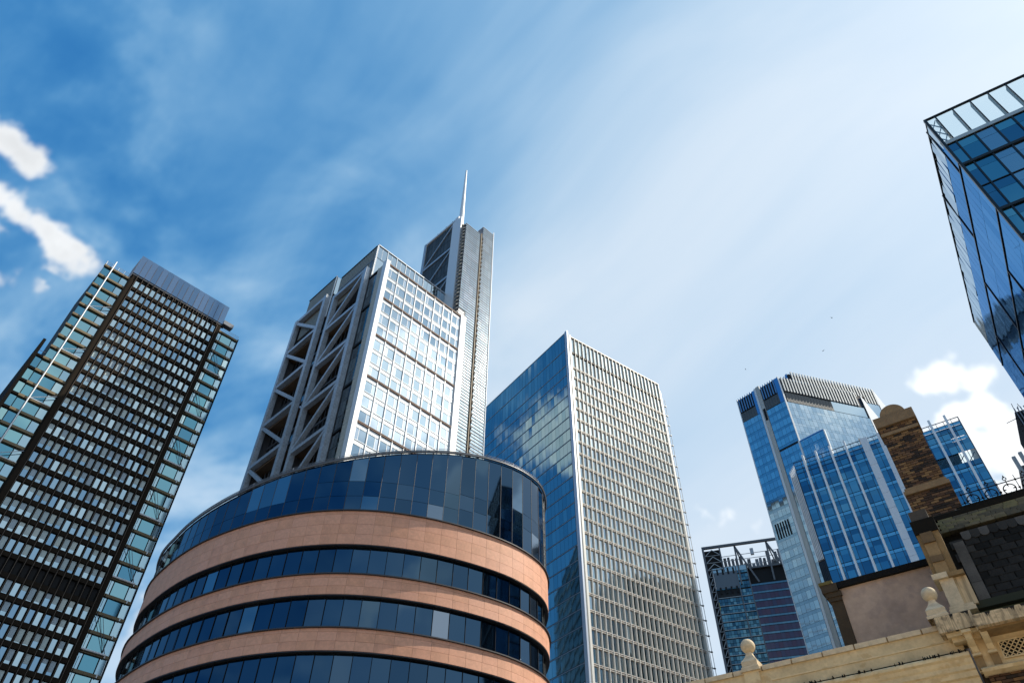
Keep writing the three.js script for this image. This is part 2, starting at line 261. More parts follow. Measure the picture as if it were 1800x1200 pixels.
// ------------------------------------------------------------------ steel braced tower with spire (centre)
{
  const t = thing('braced_tower', 'tall steel braced glass tower with stepped roof and white spire above the round building', 'tower', [-30.259, 0, -107.835], 44.77);
  const V12 = 12.13, FL = V12 / 3, YT = 139.1, NV = 11;
  const rust = std([0.16, 0.075, 0.045], 0.6), cream = std([0.62, 0.59, 0.51], 0.6, 0, { map: mottle }), louv = std([0.30, 0.285, 0.24], 0.55, 0.2), soffit = std([0.13, 0.08, 0.045], 0.7);
  bx(t, 'core', M.interior, 2.6, 25, 0, YT - 0.3, -40, -0.7); 
  // lit curtain wall on the right
  const pane = [[0.37, 0.47, 0.53], [0.41, 0.50, 0.56], [0.33, 0.43, 0.50], [0.46, 0.54, 0.59]].map(c => coat(c, 0.05)), narrow = [[0.52, 0.60, 0.65], [0.58, 0.64, 0.68]].map(c => coat(c, 0.06));
  const frit = [[0.70, 0.74, 0.76], [0.66, 0.71, 0.74]].map(c => phys(c, { roughness: 0.35, clearcoat: 1, clearcoatRoughness: 0.03 }));
  const wn = [], sp = [];
  for (let v = 0; v < NV; v++) {
    const yv = YT - v * V12;
    for (const [a, b] of [[0.16, 0.24], [-0.16, -0.08]]) bx(t, 'rust_band', rust, 0.62, 24.0, yv - b - 0.12, yv - a - 0.05, -0.5, 0.16);
    for (let f = 0; f < 3; f++) for (let j = 0; j < 8; j++) {
      const x = 0.7 + j * 2.92, yt = yv - 0.42 - f * (FL - 0.1), h = FL - 0.14;
      sp.push({ w: 2.7, h: 1.0, d: 0.06, p: [x + 1.46, yt - 0.52, -0.12], r: [jit(0.006), jit(0.006), 0], m: pick(frit) });
      wn.push({ w: 2.7, h: h - 1.1, d: 0.05, p: [x + 1.46, yt - 1.06 - (h - 1.1) / 2, -0.2], r: [jit(0.01), jit(0.012), 0], m: pick(pane), f });
    }
  }
  pieces(t, 'window', wn, 300, (o, s) => {
    const n = mesh(o, 'narrow_pane', BG(0.74, 2.6, 0.02), pick(narrow)); n.position.set(rnd() < 0.8 ? 0.88 : -0.88, 0, 0.045);
    const q = mesh(o, 'frame', BG(0.07, 2.8, 0.08), M.white); q.position.set(n.position.x - 0.4 * Math.sign(n.position.x), 0, 0.05);
  });
  pieces(t, 'spandrel_panel', sp, 300);
  for (let j = 0; j <= 8; j++) bx(t, 'mullion', M.white, 0.62 + j * 2.92, 0.78 + j * 2.92, 0, YT, -0.3, 0.1);
  for (let v = 0; v < NV; v++) for (let f = 1; f < 3; f++) { const y = YT - v * V12 - 0.42 - f * (FL - 0.1) + 0.02; bx(t, 'transom', M.steel, 0.8, 24.0, y - 0.05, y + 0.05, -0.25, 0.02); }
  bx(t, 'corner_column', M.white, -0.5, 0.55, 0, YT + 0.7, -1.1, 0.42); bx(t, 'corner_column', M.white, 24.15, 25.7, 0, YT + 0.4, -1.0, 0.3);
  // roof screen of glass set back behind the top
  const scr = [[0.46, 0.54, 0.58], [0.52, 0.59, 0.62], [0.42, 0.50, 0.55]].map(c => coat(c, 0.06));
  for (let j = 0; j < 8; j++) { const x = 0.2 + j * 3.03; for (const [y0, y1] of [[139.2, 147.2], [147.3, 152.0]]) { const o = mesh(t, 'screen_pane', BG(2.9, y1 - y0 - 0.1, 0.06), pick(scr)); o.position.set(x + 1.5, (y0 + y1) / 2, -6.45); o.rotation.set(jit(0.01), jit(0.01), 0); } bx(t, 'screen_post', M.steel, x - 0.08, x + 0.08, 139.2, 152.1, -6.5, -6.25); bx(t, 'screen_post', M.steel, x + 1.42, x + 1.5, 147.4, 151.9, -6.46, -6.38); }
  bx(t, 'screen_cap', M.steel, 0.05, 24.5, 152.05, 152.35, -6.6, -6.2);
  // louvred plant rooms
  const plant = (z0, z1, y0, y1, x) => {
    bx(t, 'plant_room', M.steelDark, x + 0.25, x + 20, y0, y1 - 0.2, z1, z0 - 0.2); bx(t, 'roof_edge', M.black, x - 0.12, x + 20, y1 - 0.35, y1, z1 - 0.15, z0 - 0.15);
    for (let z = z0 - 0.35; z > z1; z -= 0.75) bx(t, 'louvre_rib', louv, x - 0.02, x + 0.24, y0, y1 - 0.5, z - 0.5, z); bx(t, 'plant_rail', M.steelDark, x - 0.1, x, (y0 + y1) / 2 + 0.6, (y0 + y1) / 2 + 0.95, z1, z0 - 0.2);
  };
  plant(-6.6, -22.0, 139.5, 152.2, 0); plant(-25.4, -38.3, 139.5, 155.7, 0);
  for (let i = 0; i < 3; i++) { const o = mesh(t, 'screen_pane', BG(2.6, 12, 0.06), scr[i]); o.position.set(1.6 + i * 2.8, 149.4, -25.3); }
  rod(t, 'corner_post', M.white, V(-0.05, 139, -25.3), V(-0.05, 155.6, -25.3), 0.16); rod(t, 'corner_post', M.white, V(0, 139, -6.45), V(0, 152.2, -6.45), 0.16);
  // shaded left flank: stone strip and lift glass
  for (let k = 0; k < 35; k++) { const y = YT - k * FL; bx(t, 'stone_panel', cream, -0.3, 0, y - FL + 0.04, y - 0.03, -3.3, -1.25); }
  const lift = [[0.10, 0.125, 0.14], [0.16, 0.19, 0.20], [0.07, 0.09, 0.10]].map(c => coat(c, 0.05)); const lp = [];
  for (let k = 0; k < 35; k++) for (let i = 0; i < 3; i++) lp.push({ w: 0.05, h: FL - 0.1, d: 1.18, p: [0.1, YT - FL * (k + 0.5), -3.95 - i * 1.24], r: [0, jit(0.02), jit(0.02)], m: pick(lift) });
  pieces(t, 'lift_pane', lp);
  for (let v = 0; v < NV; v++) bx(t, 'lift_band', M.black, -0.12, 0.12, YT - 0.3 - v * V12, YT + 0.35 - v * V12, -7.1, -3.35);
  bx(t, 'lift_edge', M.black, -0.2, 0.05, 0, YT + 0.6, -3.42, -3.3);
  bx(t, 'flank_wall', M.interior, 0.35, 2.5, 0, YT, -7.2, -1.3);
  // braced frames A (right) and B (left), standing 1.2 m in front of the recess
  const X0 = -1.25, X1 = -0.15;
  const beam = (a, b, w, d = 1.1) => bar(t, 'frame_beam', M.steel, V((X0 + X1) / 2, a[1], a[0]), V((X0 + X1) / 2, b[1], b[0]), w, d, V(1, 0, 0));
  const frame = (zr, zl, ys, dir) => {
    bx(t, 'frame_column', M.steel, X0 - 0.06, X1 + 0.05, 0, ys[0] + 0.7, zr - 1.3, zr); bx(t, 'frame_column', M.steel, X0 - 0.06, X1 + 0.05, 0, ys[0] + 0.7, zl, zl + 1.1);
    bx(t, 'frame_beam', M.steel, X0, X1, ys[0] - 0.55, ys[0] + 0.6, zl + 1.1, zr - 1.3);
    for (let i = 0; i < ys.length - 1; i++) {
      if (i) bx(t, 'frame_beam', M.steel, X0, X1, ys[i] - 0.5, ys[i] + 0.5, zl + 1.1, zr - 1.3);
      const a = [zr - 1.3, dir > 0 ? ys[i] - 0.7 : ys[i + 1] + 0.9], b = [zl + 1.1, dir > 0 ? ys[i + 1] + 0.9 : ys[i] - 0.7]; beam(a, b, 0.85, 0.95);
    }
  };
  const yA = [142.2], yB = [146.5]; for (let i = 1; i < 11; i++) { yA.push(142.2 - i * 12.4); yB.push(146.5 - i * 12.15); }
  frame(-7.2, -21.6, yA.filter(y => y > -8), 1); frame(-25.6, -40.4, yB.filter(y => y > -8), -1);
  // recessed window walls, slabs and soffits behind the frames
  const rp = [], rg = [[0.20, 0.23, 0.26], [0.14, 0.165, 0.19], [0.28, 0.31, 0.33], [0.09, 0.105, 0.12]].map(c => coat(c, 0.06));
  for (const [zr, zl, yt, x] of [[-8.4, -21.6, 141.5, 2.3], [-26.6, -40.2, 145.5, 1.9]]) {
    const n = Math.round((zr - zl) / 1.65), dz = (zr - zl) / n;
    for (let k = 0; k < 30; k++) for (let i = 0; i < n; i++) rp.push({ w: 0.05, h: FL - 0.75, d: dz - 0.12, p: [x, yt - FL * (k + 0.5) - 0.2, zr - dz * (i + 0.5)], r: [0, jit(0.03), jit(0.03)], m: pick(rg) });
    for (let k = 0; k < 30; k++) { const y = yt - FL * k; if (k % 3 === 0) bx(t, 'slab', soffit, -0.05, x + 0.2, y - 0.25, y + 0.35, zl + 0.05, zr - 0.1); else bx(t, 'floor_edge', M.steelDark, x - 0.25, x + 0.2, y - 0.35, y + 0.2, zl, zr); }
    bx(t, 'recess_wall', M.interior, x + 0.1, x + 0.5, 0, yt, zl - 0.5, zr + 0.3); bx(t, 'return_wall', M.steelDark, 0.0, x + 0.1, 0, yt, zl - 0.4, zl - 0.05);
    for (let i = 1; i < n; i++) bx(t, 'recess_mullion', M.steelDark, x - 0.18, x - 0.03, 20, yt, zr - dz * i - 0.05, zr - dz * i + 0.05);
  }
  pieces(t, 'recess_pane', rp, 300);
  bx(t, 'slot_wall', std([0.22, 0.23, 0.24], 0.5, 0.2), 0.6, 1.0, 0, 147, -25.2, -22.2); bx(t, 'rear_edge', M.steelDark, -0.6, 0.2, 0, 146, -41.9, -40.6); bx(t, 'corner_return', M.steelDark, -0.05, 0.28, 0, 146.8, -8.35, -7.3);
  // rear core, louvred stacks, spire
  const cp = [], cg = [[0.045, 0.05, 0.055], [0.06, 0.065, 0.07], [0.035, 0.04, 0.044]].map(c => phys(c, { roughness: 0.6 }));
  bx(t, 'rear_core', M.black, 25.3, 36, 0, 190, -22.2, -6.6);
  for (let k = 0; k < 14; k++) for (let i = 0; i < 9; i++) cp.push({ w: 0.06, h: 3.75, d: 1.45, p: [25.18, 188 - k * 3.85, -8.5 - i * 1.56], r: [0, jit(0.02), jit(0.02)], m: pick(cg) });
  pieces(t, 'core_panel', cp);
  bx(t, 'core_column', M.white, 24.7, 26.2, 120, 191, -7.6, -6.1); bx(t, 'core_column', M.steel, 24.8, 25.4, 120, 191, -22.6, -21.5); bx(t, 'core_beam', M.white, 24.8, 25.3, 190.1, 190.9, -21.5, -7.6);
  for (const y of [177, 163.6, 150.2]) { bx(t, 'core_beam', M.steel, 24.85, 25.12, y - 0.5, y + 0.4, -21.5, -7.6); bar(t, 'core_brace', M.steel, V(25.0, y + 13, -7.8), V(25.0, y + 0.8, -21.4), 0.5, 0.24, V(1, 0, 0)); }
  bx(t, 'core_column', M.white, 23.12, 23.45, 139.5, 185.8, -6.6, -2.7);
  const stackGlass = [[0.46, 0.56, 0.61], [0.52, 0.61, 0.66], [0.41, 0.51, 0.57]].map(c => coat(c, 0.1)), lv = [], stp = [];
  for (const [x0, x1, yt, z1] of [[26.0, 29.3, 180.3, -6.0], [30.15, 34.35, 185.2, -8]]) {
    const xa = x0 === 26.0 ? 23.3 : x0; bx(t, 'stack', M.steelDark, Math.max(xa, 25.8), x1 - 0.1, 0, yt - 0.1, z1, -0.45); if (xa < 25) bx(t, 'stack', M.steelDark, xa + 0.15, 25.8, 139.6, yt - 0.1, z1, -0.45);
    for (let y = yt; y > 40; y -= 3.8) { const xs = y - 3.8 < 139.6 ? Math.max(xa, 25.75) : xa, n = Math.round((x1 - xs) / 1.5); for (let i = 0; i < n; i++) { const w = (x1 - xs) / n; stp.push({ w: w - 0.05, h: 3.7, d: 0.06, p: [xs + w * (i + 0.5), y - 1.95, -0.3], r: [jit(0.012), jit(0.012), 0], m: pick(stackGlass) }); } }
    for (let y = yt - 0.6; y > 72; y -= 0.95) { const xs = y < 139.6 ? Math.max(xa, 25.75) : xa; lv.push({ w: x1 - xs + 0.1, h: 0.09, d: 0.12, p: [(xs + x1) / 2, y, -0.2], r: [0, 0, 0], m: M.steelDark }); }
  }
  pieces(t, 'stack_pane', stp, 300); pieces(t, 'louvre_blade', lv, 300);
  for (let y = 179.6; y > 140.5; y -= 1.55) { const o = bar(t, 'bracket', cream, V(23.3, y, -1.1), V(22.75, y - 0.7, -1.1), 0.3, 0.9); const k = mesh(o, 'bracket_arm', BG(0.3, 0.16, 1.7), M.white); k.position.set(0, -0.3, -0.2); }
  bx(t, 'stack_edge', std([0.24, 0.17, 0.10], 0.6), 29.3, 29.5, 60, 180.6, -0.9, 0.05); bx(t, 'stack_slot', M.black, 29.6, 30.1, 60, 181, -3, -0.9);
  for (let y = 178; y > 80; y -= 1.9) { bx(t, 'slot_bracket', M.black, 29.75, 30.2, y, y + 0.7, -0.5, 0.05); }
  rod(t, 'spire', M.white, V(26.7, 189, -7.2), V(26.7, 221.6, -7.2), 0.85, 0.26, 14);
  for (const z of [-10, -13, -17]) rod(t, 'roof_aerial', M.black, V(25.4, 190.5, z), V(25.4, 192.6, z), 0.08);
  rod(t, 'stack_rail', M.white, V(34.4, 40, -0.2), V(34.4, 186, -0.2), 0.14);
}

// ------------------------------------------------------------------ round terracotta and dark glass building (foreground)
{
  const CX = -17, CZ = -70;
  const t = thing('round_building', 'round office building with terracotta bands and dark blue ribbon windows in the foreground', 'building', [CX, 0, CZ], 90);
  const knots = [[-35.2, -66.7], [-32.3, -62.9], [-29.0, -59.55], [-26.1, -57.3], [-21.2, -54.55], [-16.7, -53.1], [-12.5, -52.75], [-8.45, -53.4], [-4.4, -54.95], [-0.2, -57.6], [2.0, -59.95], [3.2, -62.1],
    [3.72, -64.6], [3.6, -67.5], [2.4, -72.5], [-1.5, -80], [-8, -87], [-17, -91], [-27, -90], [-34, -85], [-37.6, -78], [-37.2, -71.5]].reverse();
  const NS = 2400, curve = new THREE.CatmullRomCurve3(knots.map(([x, z]) => V(x - CX, 0, z - CZ)), true, 'centripetal'); curve.arcLengthDivisions = 4000;
  const CP = curve.getSpacedPoints(NS), PER = curve.getLength(), N = Math.round(PER / 1.43), TAU = 1;
  function pt(f, off = 0) {
    f = ((f % 1) + 1) % 1 * NS; const i = Math.floor(f), k = f - i, a = CP[i], b = CP[(i + 1) % NS];
    const g = j => { const p = CP[(j + NS - 6) % NS], q = CP[(j + 6) % NS], dx = q.x - p.x, dz = q.z - p.z, l = Math.hypot(dx, dz); return [dz / l, -dx / l]; };
    const n0 = g(i), n1 = g((i + 1) % NS); let nx = n0[0] + (n1[0] - n0[0]) * k, nz = n0[1] + (n1[1] - n0[1]) * k; const l = Math.hypot(nx, nz); nx /= l; nz /= l;
    return { x: a.x + (b.x - a.x) * k + nx * off, z: a.z + (b.z - a.z) * k + nz * off, nx, nz };
  }
  { const q = pt(0.3); if (q.nx * q.x + q.nz * q.z < 0) throw new Error('plan curve runs the wrong way'); }
  const phiI = i => i / N;
  function arc(p0, p1, y0, y1, o0, o1, n = 4) {        // a block that follows the curve
    if (p1 < p0) p1 += 1;
    const P = [], Nn = [], U = [], I = []; let v = 0;
    const quad = (a, b, c, d, na, nb, ua, ub, h) => { for (const [q, nn, uu, vv] of [[a, na, ua, 0], [b, nb, ub, 0], [c, nb, ub, h], [d, na, ua, h]]) { P.push(...q); Nn.push(...nn); U.push(uu, vv); } I.push(v, v + 1, v + 2, v, v + 2, v + 3); v += 4; };
    const len = PER / N, H = y1 - y0;
    for (let i = 0; i < n; i++) {
      const a = p0 + (p1 - p0) * i / n, b = p0 + (p1 - p0) * (i + 1) / n, A1 = pt(a, o1), B1 = pt(b, o1), A0 = pt(a, o0), B0 = pt(b, o0), ua = len * i / n, ub = len * (i + 1) / n;
      quad([B1.x, y0, B1.z], [A1.x, y0, A1.z], [A1.x, y1, A1.z], [B1.x, y1, B1.z], [B1.nx, 0, B1.nz], [A1.nx, 0, A1.nz], ub, ua, H);
      quad([A1.x, y0, A1.z], [B1.x, y0, B1.z], [B0.x, y0, B0.z], [A0.x, y0, A0.z], [0, -1, 0], [0, -1, 0], ua, ub, o1 - o0);
      quad([B1.x, y1, B1.z], [A1.x, y1, A1.z], [A0.x, y1, A0.z], [B0.x, y1, B0.z], [0, 1, 0], [0, 1, 0], ub, ua, o1 - o0);
    }
    for (const [a, s] of [[p0, -1], [p1, 1]]) { const q = pt(a, o1), r = pt(a, o0), tx = q.nz * s, tz = -q.nx * s; quad([r.x, y0, r.z], [q.x, y0, q.z], [q.x, y1, q.z], [r.x, y1, r.z], [tx, 0, tz], [tx, 0, tz], 0, o1 - o0, H); }
    const g = new THREE.BufferGeometry(); g.setAttribute('position', new THREE.Float32BufferAttribute(P, 3)); g.setAttribute('normal', new THREE.Float32BufferAttribute(Nn, 3)); g.setAttribute('uv', new THREE.Float32BufferAttribute(U, 2)); g.setIndex(I); return g;
  }
  const ring = (name, m, y0, y1, o0, o1, n = 120) => mesh(t, name, arc(0, 1 - 1e-7, y0, y1, o0, o1, n), m);
  const terraTex = noiseTex(256, 4.3, (u, v, c) => { const n = 0.95 + 0.12 * (pn(u, v, 7, 3, 5) - 0.5) + 0.09 * (pn(u, v, 30, 11, 3) - 0.5) + 0.05 * (rnd() - 0.5); c[0] = n; c[1] = n * 0.985; c[2] = n * 0.97; });
  const tone = [[0.79, 0.40, 0.255], [0.765, 0.385, 0.24], [0.82, 0.42, 0.27], [0.78, 0.39, 0.24], [0.80, 0.41, 0.27], [0.75, 0.375, 0.24]].map((c, i) => { const x = terraTex.clone(); x.offset.set(i * 0.37, i * 0.23); x.needsUpdate = true; return std(c, 0.62, 0, { map: x }); });
  const joint = std([0.30, 0.15, 0.10], 0.9), ledge = std([0.05, 0.05, 0.055], 0.5, 0.4);
  const glass = [[0.046, 0.090, 0.14], [0.05, 0.096, 0.147], [0.042, 0.084, 0.134], [0.048, 0.093, 0.142], [0.038, 0.076, 0.12], [0.058, 0.104, 0.155]].map(c => coat(c, 0.035));
  const paleGlass = [[0.26, 0.30, 0.34], [0.20, 0.24, 0.28]].map(c => coat(c, 0.05));
  const inView = i => { const q = pt(phiI(i + 0.5)); return q.nx * (-CX - q.x) + q.nz * (-CZ - q.z) > -9; };
  const tiles = [], panes = [], rest = [];
  const bandRows = (y0, y1, rows) => { let y = y1; const out = []; for (const h of rows) { out.push([y - h, y]); y -= h; } return out; };
  const floors = [[32.0, 35.08, [0.3, 0.925, 0.925, 0.93]], [27.7, 29.35, [0.28, 0.68, 0.69]], [23.4, 25.05, [0.28, 0.68, 0.69]], [19.1, 20.75, [0.28, 0.68, 0.69]]];
  for (let y = 14.8; y > 0; y -= 4.3) floors.push([y, y + 1.65, null]);
  const g0 = 0.0055;
  floors.forEach(([y0, y1, rows], fi) => {
    ring('band_core', joint, y0 + 0.01, y1 - 0.01, -0.9, -0.025);
    ring('sill_ledge', ledge, y1, y1 + 0.09, -0.5, 0.16); ring('soffit_edge', ledge, y0 - 0.07, y0, -0.9, -0.03);
    if (!rows) { rest.push(arc(0, 1 - 1e-7, y0, y1, -0.03, 0, 160)); return; }
    for (const [a, b] of bandRows(y0, y1, rows)) for (let i = 0; i < N; i++) {
      const p0 = phiI(i), p1 = phiI(i + 1), d = (1 / N) * g0;
      const gg = arc(p0 + d, p1 - d, a + 0.008, b - 0.008, -0.06, 0);
      if (inView(i)) tiles.push({ g: gg, i, y: a }); else rest.push(gg);
    }
  });
  // the tiles that show largest are single pieces
  tiles.sort((a, b) => { const w = q => { const c = pt(phiI(q.i + 0.5)); return rank(V(c.x + CX, q.y + 0.4, c.z + CZ)); }; return w(a) - w(b); });
  tiles.forEach((q, k) => { if (k < 300) mesh(t, 'terracotta_tile', q.g, pick(tone)); else rest.push(q.g); });
  mesh(t, 'terracotta_tile', mergeGeometries(rest), tone[1]).userData.kind = 'stuff';
  // ribbon windows
  const RT = [[-60, 38.4], [-33, 38.45], [-31, 38.74], [-27.5, 38.9], [-24.7, 39.2], [-20.4, 39.74], [-17.2, 40.1], [-15.2, 40.4], [-12.7, 40.85], [-10.2, 41.4], [-7.2, 42.1], [-5.2, 42.6], [-2.6, 43.15], [0.2, 43.58], [1.9, 43.84], [3, 44], [20, 44.2]];
  const rimY = f => { const x = pt(f).x + CX; for (let i = 1; i < RT.length; i++) if (x <= RT[i][0]) { const k = (x - RT[i - 1][0]) / (RT[i][0] - RT[i - 1][0]); return RT[i - 1][1] + k * (RT[i][1] - RT[i - 1][1]); } return 44; };
  const pane = (i, y0, y1, off, j, y1b) => {
    const p0 = phiI(i), p1 = phiI(i + 1), a = pt(p0, off), b = pt(p1, off), w = Math.hypot(b.x - a.x, b.z - a.z) - 0.035, m = { x: (a.x + b.x) / 2, z: (a.z + b.z) / 2 };
    const rot = Math.atan2(-(a.z - b.z), a.x - b.x);       // local z faces out
    const g = BG(Math.round(w * 100) / 100, Math.round((y1 - y0 - 0.03) * 100) / 100, 0.04);
    return { w, h: y1 - y0 - 0.03, d: 0.04, g, p: [m.x, (y0 + y1) / 2, m.z], r: [jit(j * 0.6), rot + jit(j), 0], m: rnd() < 0.05 ? pick(paleGlass) : pick(glass), i };
  };
  const bands = [[29.46, 31.9], [25.16, 27.6], [20.86, 23.3], [16.56, 19.0]];
  for (const [y0, y1] of bands) for (let i = 0; i < N; i++) panes.push(pane(i, y0, y1, -0.42, 0.022));
  const crownP = [], crownTop = [];
  for (let i = 0; i < N; i++) {
    const top = Math.min(rimY(phiI(i)), rimY(phiI(i + 1))) - 0.14, up = Math.max(0, pt(phiI(i)).x + CX + 5) * 0.14;
    const ys = top > 39.9 ? [35.2, 36.65 + up, 38.15 + up, top] : [35.2, 36.65, top];
    for (let q = 0; q < ys.length - 1; q++) { const s = pane(i, ys[q], ys[q + 1], -0.12, 0.013); if (q === ys.length - 2 && inView(i)) { const g = s.g.clone(), P = g.attributes.position, yr = rimY(phiI(i)) - 0.1, yl = rimY(phiI(i + 1)) - 0.1, mid = s.p[1]; for (let v = 0; v < P.count; v++) if (P.getY(v) > 0) P.setY(v, (P.getX(v) > 0 ? yr : yl) - mid); s.g = g; } crownP.push(s); }
  }
  pieces(t, 'ribbon_pane', panes, 300); pieces(t, 'crown_pane', crownP, 300);
  ring('window_core', M.interior, 0, 35.0, -1.2, -0.95); 
  { const P = [], I = []; const n = 240; for (let i = 0; i <= n; i++) { const f = i / n, q = pt(f, -0.4); P.push(q.x, 34, q.z, q.x, rimY(f) - 0.1, q.z); if (i < n) { const k = i * 2; I.push(k, k + 2, k + 1, k + 1, k + 2, k + 3); } } const g = new THREE.BufferGeometry(); g.setAttribute('position', new THREE.Float32BufferAttribute(P, 3)); g.setIndex(I); g.computeVertexNormals(); const m = M.interior.clone(); m.side = THREE.DoubleSide; mesh(t, 'crown_core', g, m); }
  for (let i = 0; i < N; i++) { if (!inView(i)) continue; const q = pt(phiI(i), -0.1), top = rimY(phiI(i)); rod(t, 'crown_mullion', ledge, V(q.x, 35.2, q.z), V(q.x, top - 0.1, q.z), 0.03, 0.03, 5);
    for (const [y0, y1] of bands.slice(0, 3)) { const w = pt(phiI(i), -0.36); rod(t, 'window_mullion', M.black, V(w.x, y0, w.z), V(w.x, y1, w.z), 0.028, 0.028, 5); } }
  // roof: lid, rim and handrail
  const rimCurve = (off, dy) => { const c = []; for (let i = 0; i < 180; i++) { const f = i / 180, q = pt(f, off); c.push(V(q.x, rimY(f) + dy, q.z)); } return new THREE.CatmullRomCurve3(c, true); };
  mesh(t, 'rim_moulding', new THREE.TubeGeometry(rimCurve(0.0, 0.0), 400, 0.11, 8, true), M.steelDark); mesh(t, 'rim_flashing', new THREE.TubeGeometry(rimCurve(0.1, 0.12), 400, 0.035, 8, true), M.steelDark); mesh(t, 'handrail', new THREE.TubeGeometry(rimCurve(-0.05, 0.42), 400, 0.022, 6, true), M.steelDark);
  for (let i = 0; i < N; i += 3) { const q = pt(phiI(i), -0.02), y = rimY(phiI(i)); rod(t, 'handrail_post', M.steel, V(q.x, y, q.z), V(q.x, y + 0.42, q.z), 0.025); }
  { const pts = []; for (let i = 0; i < 90; i++) { const q = pt(i / 90, -0.5); pts.push([q.x, q.z]); } mesh(t, 'roof', prism(pts, 34.4, 38.2), M.steelDark); }
}

// ------------------------------------------------------------------ pale gridded tower with blue glass flank (right of centre)
{
  const t = thing('gridded_tower', 'tower with blue glass left face and pale mullioned grid face, right of the braced tower', 'tower', [15.933, 0, -147.14], 54.97);
  const champ = std([0.76, 0.73, 0.66], 0.42, 0.05), champ2 = std([0.72, 0.66, 0.60], 0.5, 0.05), grey = std([0.40, 0.41, 0.41], 0.5, 0.3);
  const F = 3.78, Y1 = 143.95, W0 = 1.75, PX = 1.479, NR = 34, TOP = 156.4;
  bx(t, 'core', M.black, 0.4, 37.6, 0, 155.6, -62, -0.75);
  const gl = [[0.42, 0.50, 0.52], [0.48, 0.55, 0.56], [0.36, 0.44, 0.48], [0.56, 0.62, 0.61]].map(c => coat(c, 0.06));
  const w = [];
  for (let j = 0; j < 24; j++) {
    const x = W0 + PX * (j + 0.5);
    for (const [a, b] of [[150.3, 156.1], [144.2, 149.5]]) w.push({ w: PX - 0.4, h: b - a, d: 0.05, p: [x - 0.1, (a + b) / 2, -0.4], r: [jit(0.01), jit(0.012), 0], m: pick(gl) });
    for (let k = 0; k < NR; k++) w.push({ w: PX - 0.4, h: F - 0.7, d: 0.05, p: [x - 0.1, Y1 - k * F - F / 2 - 0.12, -0.4], r: [jit(0.012), jit(0.014), 0], m: pick(gl) });
  }
  pieces(t, 'window', w, 300);
  for (let j = 0; j <= 24; j++) bx(t, 'mullion', champ, W0 + PX * j - 0.055, W0 + PX * j + 0.055, 4, TOP, -0.7, 0.06);
  for (let k = 0; k <= NR; k++) { const y = Y1 - k * F; bx(t, 'floor_band', champ2, W0 - 0.1, W0 + PX * 24 + 0.1, y - 0.26, y - 0.15, -0.68, -0.05); bx(t, 'floor_band', champ2, W0 - 0.1, W0 + PX * 24 + 0.1, y + 0.08, y + 0.2, -0.68, 0.0); }
  bx(t, 'plant_band', M.black, W0, W0 + PX * 24, 149.6, 150.25, -0.66, -0.1); bx(t, 'top_rail', champ2, W0 - 0.1, W0 + PX * 24 + 0.1, TOP - 0.25, TOP + 0.02, -0.68, 0.02);
  bx(t, 'frame_edge', champ, W0 - 0.75, W0 - 0.16, 0, TOP + 0.1, -0.9, 0.3); bx(t, 'slot', grey, 0.4, W0 - 0.8, 0, 151.2, -1.3, -0.5);
  bx(t, 'frame_edge', champ, W0 + PX * 24 + 0.14, W0 + PX * 24 + 0.5, 0, TOP - 3, -0.9, 0.1);
  // corner fin and blue flank
  bx(t, 'corner_fin', std([0.60, 0.64, 0.70], 0.3, 0.5), -0.12, 0.36, 0, 157.4, -0.55, 0.55);
  const blue = [[0.22, 0.35, 0.40], [0.245, 0.37, 0.42], [0.19, 0.32, 0.375], [0.27, 0.40, 0.44]].map(c => coat(c, 0.04)), lp = [], NZ = 30, PZ = 1.5;
  const ys = [157.0, 150.3]; for (let k = 0; k < 35; k++) ys.push(144.0 - k * F);
  for (let k = 0; k < ys.length - 1; k++) for (let i = 0; i < NZ; i++) { const h = ys[k] - ys[k + 1]; lp.push({ w: 0.05, h: h - 0.3, d: PZ - 0.05, p: [-0.02, (ys[k] + ys[k + 1]) / 2, -0.75 - PZ * (i + 0.5)], r: [0, jit(0.012), jit(0.01)], m: pick(blue) }); }
  pieces(t, 'flank_pane', lp, 300);
  const line = std([0.40, 0.45, 0.52], 0.35, 0.5);
  ys.forEach(y => { bx(t, 'flank_transom', line, -0.14, 0.02, y - 0.17, y - 0.03, -0.75 - PZ * NZ, -0.7); bx(t, 'flank_joint', M.black, -0.05, 0.1, y - 0.02, y + 0.16, -0.75 - PZ * NZ, -0.7); });
  bx(t, 'flank_back', std([0.02, 0.035, 0.05], 0.6), 0.06, 0.5, 0, 156.8, -0.75 - PZ * NZ, -0.7);
  // tie rods standing off the right edge
  for (const x of [38.6, 39.5]) rod(t, 'tie_rod', grey, V(x, 20, -0.4), V(x, 151, -0.4), 0.07);
  for (let k = 0; k < 32; k++) { const y = 148.2 - k * F; bx(t, 'rod_bracket', grey, 37.4, 39.4, y - 0.05, y + 0.05, -0.6, -0.3); const c = bx(t, 'rod_clamp', M.steelDark, 39.1, 39.6, y - 0.1, y + 0.16, -0.6, -0.2); }
  bx(t, 'roof_vent', M.steelDark, 37.9, 38.5, 150.6, 155.9, -3.4, -0.9); bx(t, 'end_wall', coat([0.30, 0.42, 0.52], 0.12), 37.62, 37.9, 0, 153, -60, -0.9); for (let k = 0; k < 38; k++) bx(t, 'end_transom', line, 37.9, 38.0, 150 - k * F, 150.3 - k * F, -60, -0.95);
}

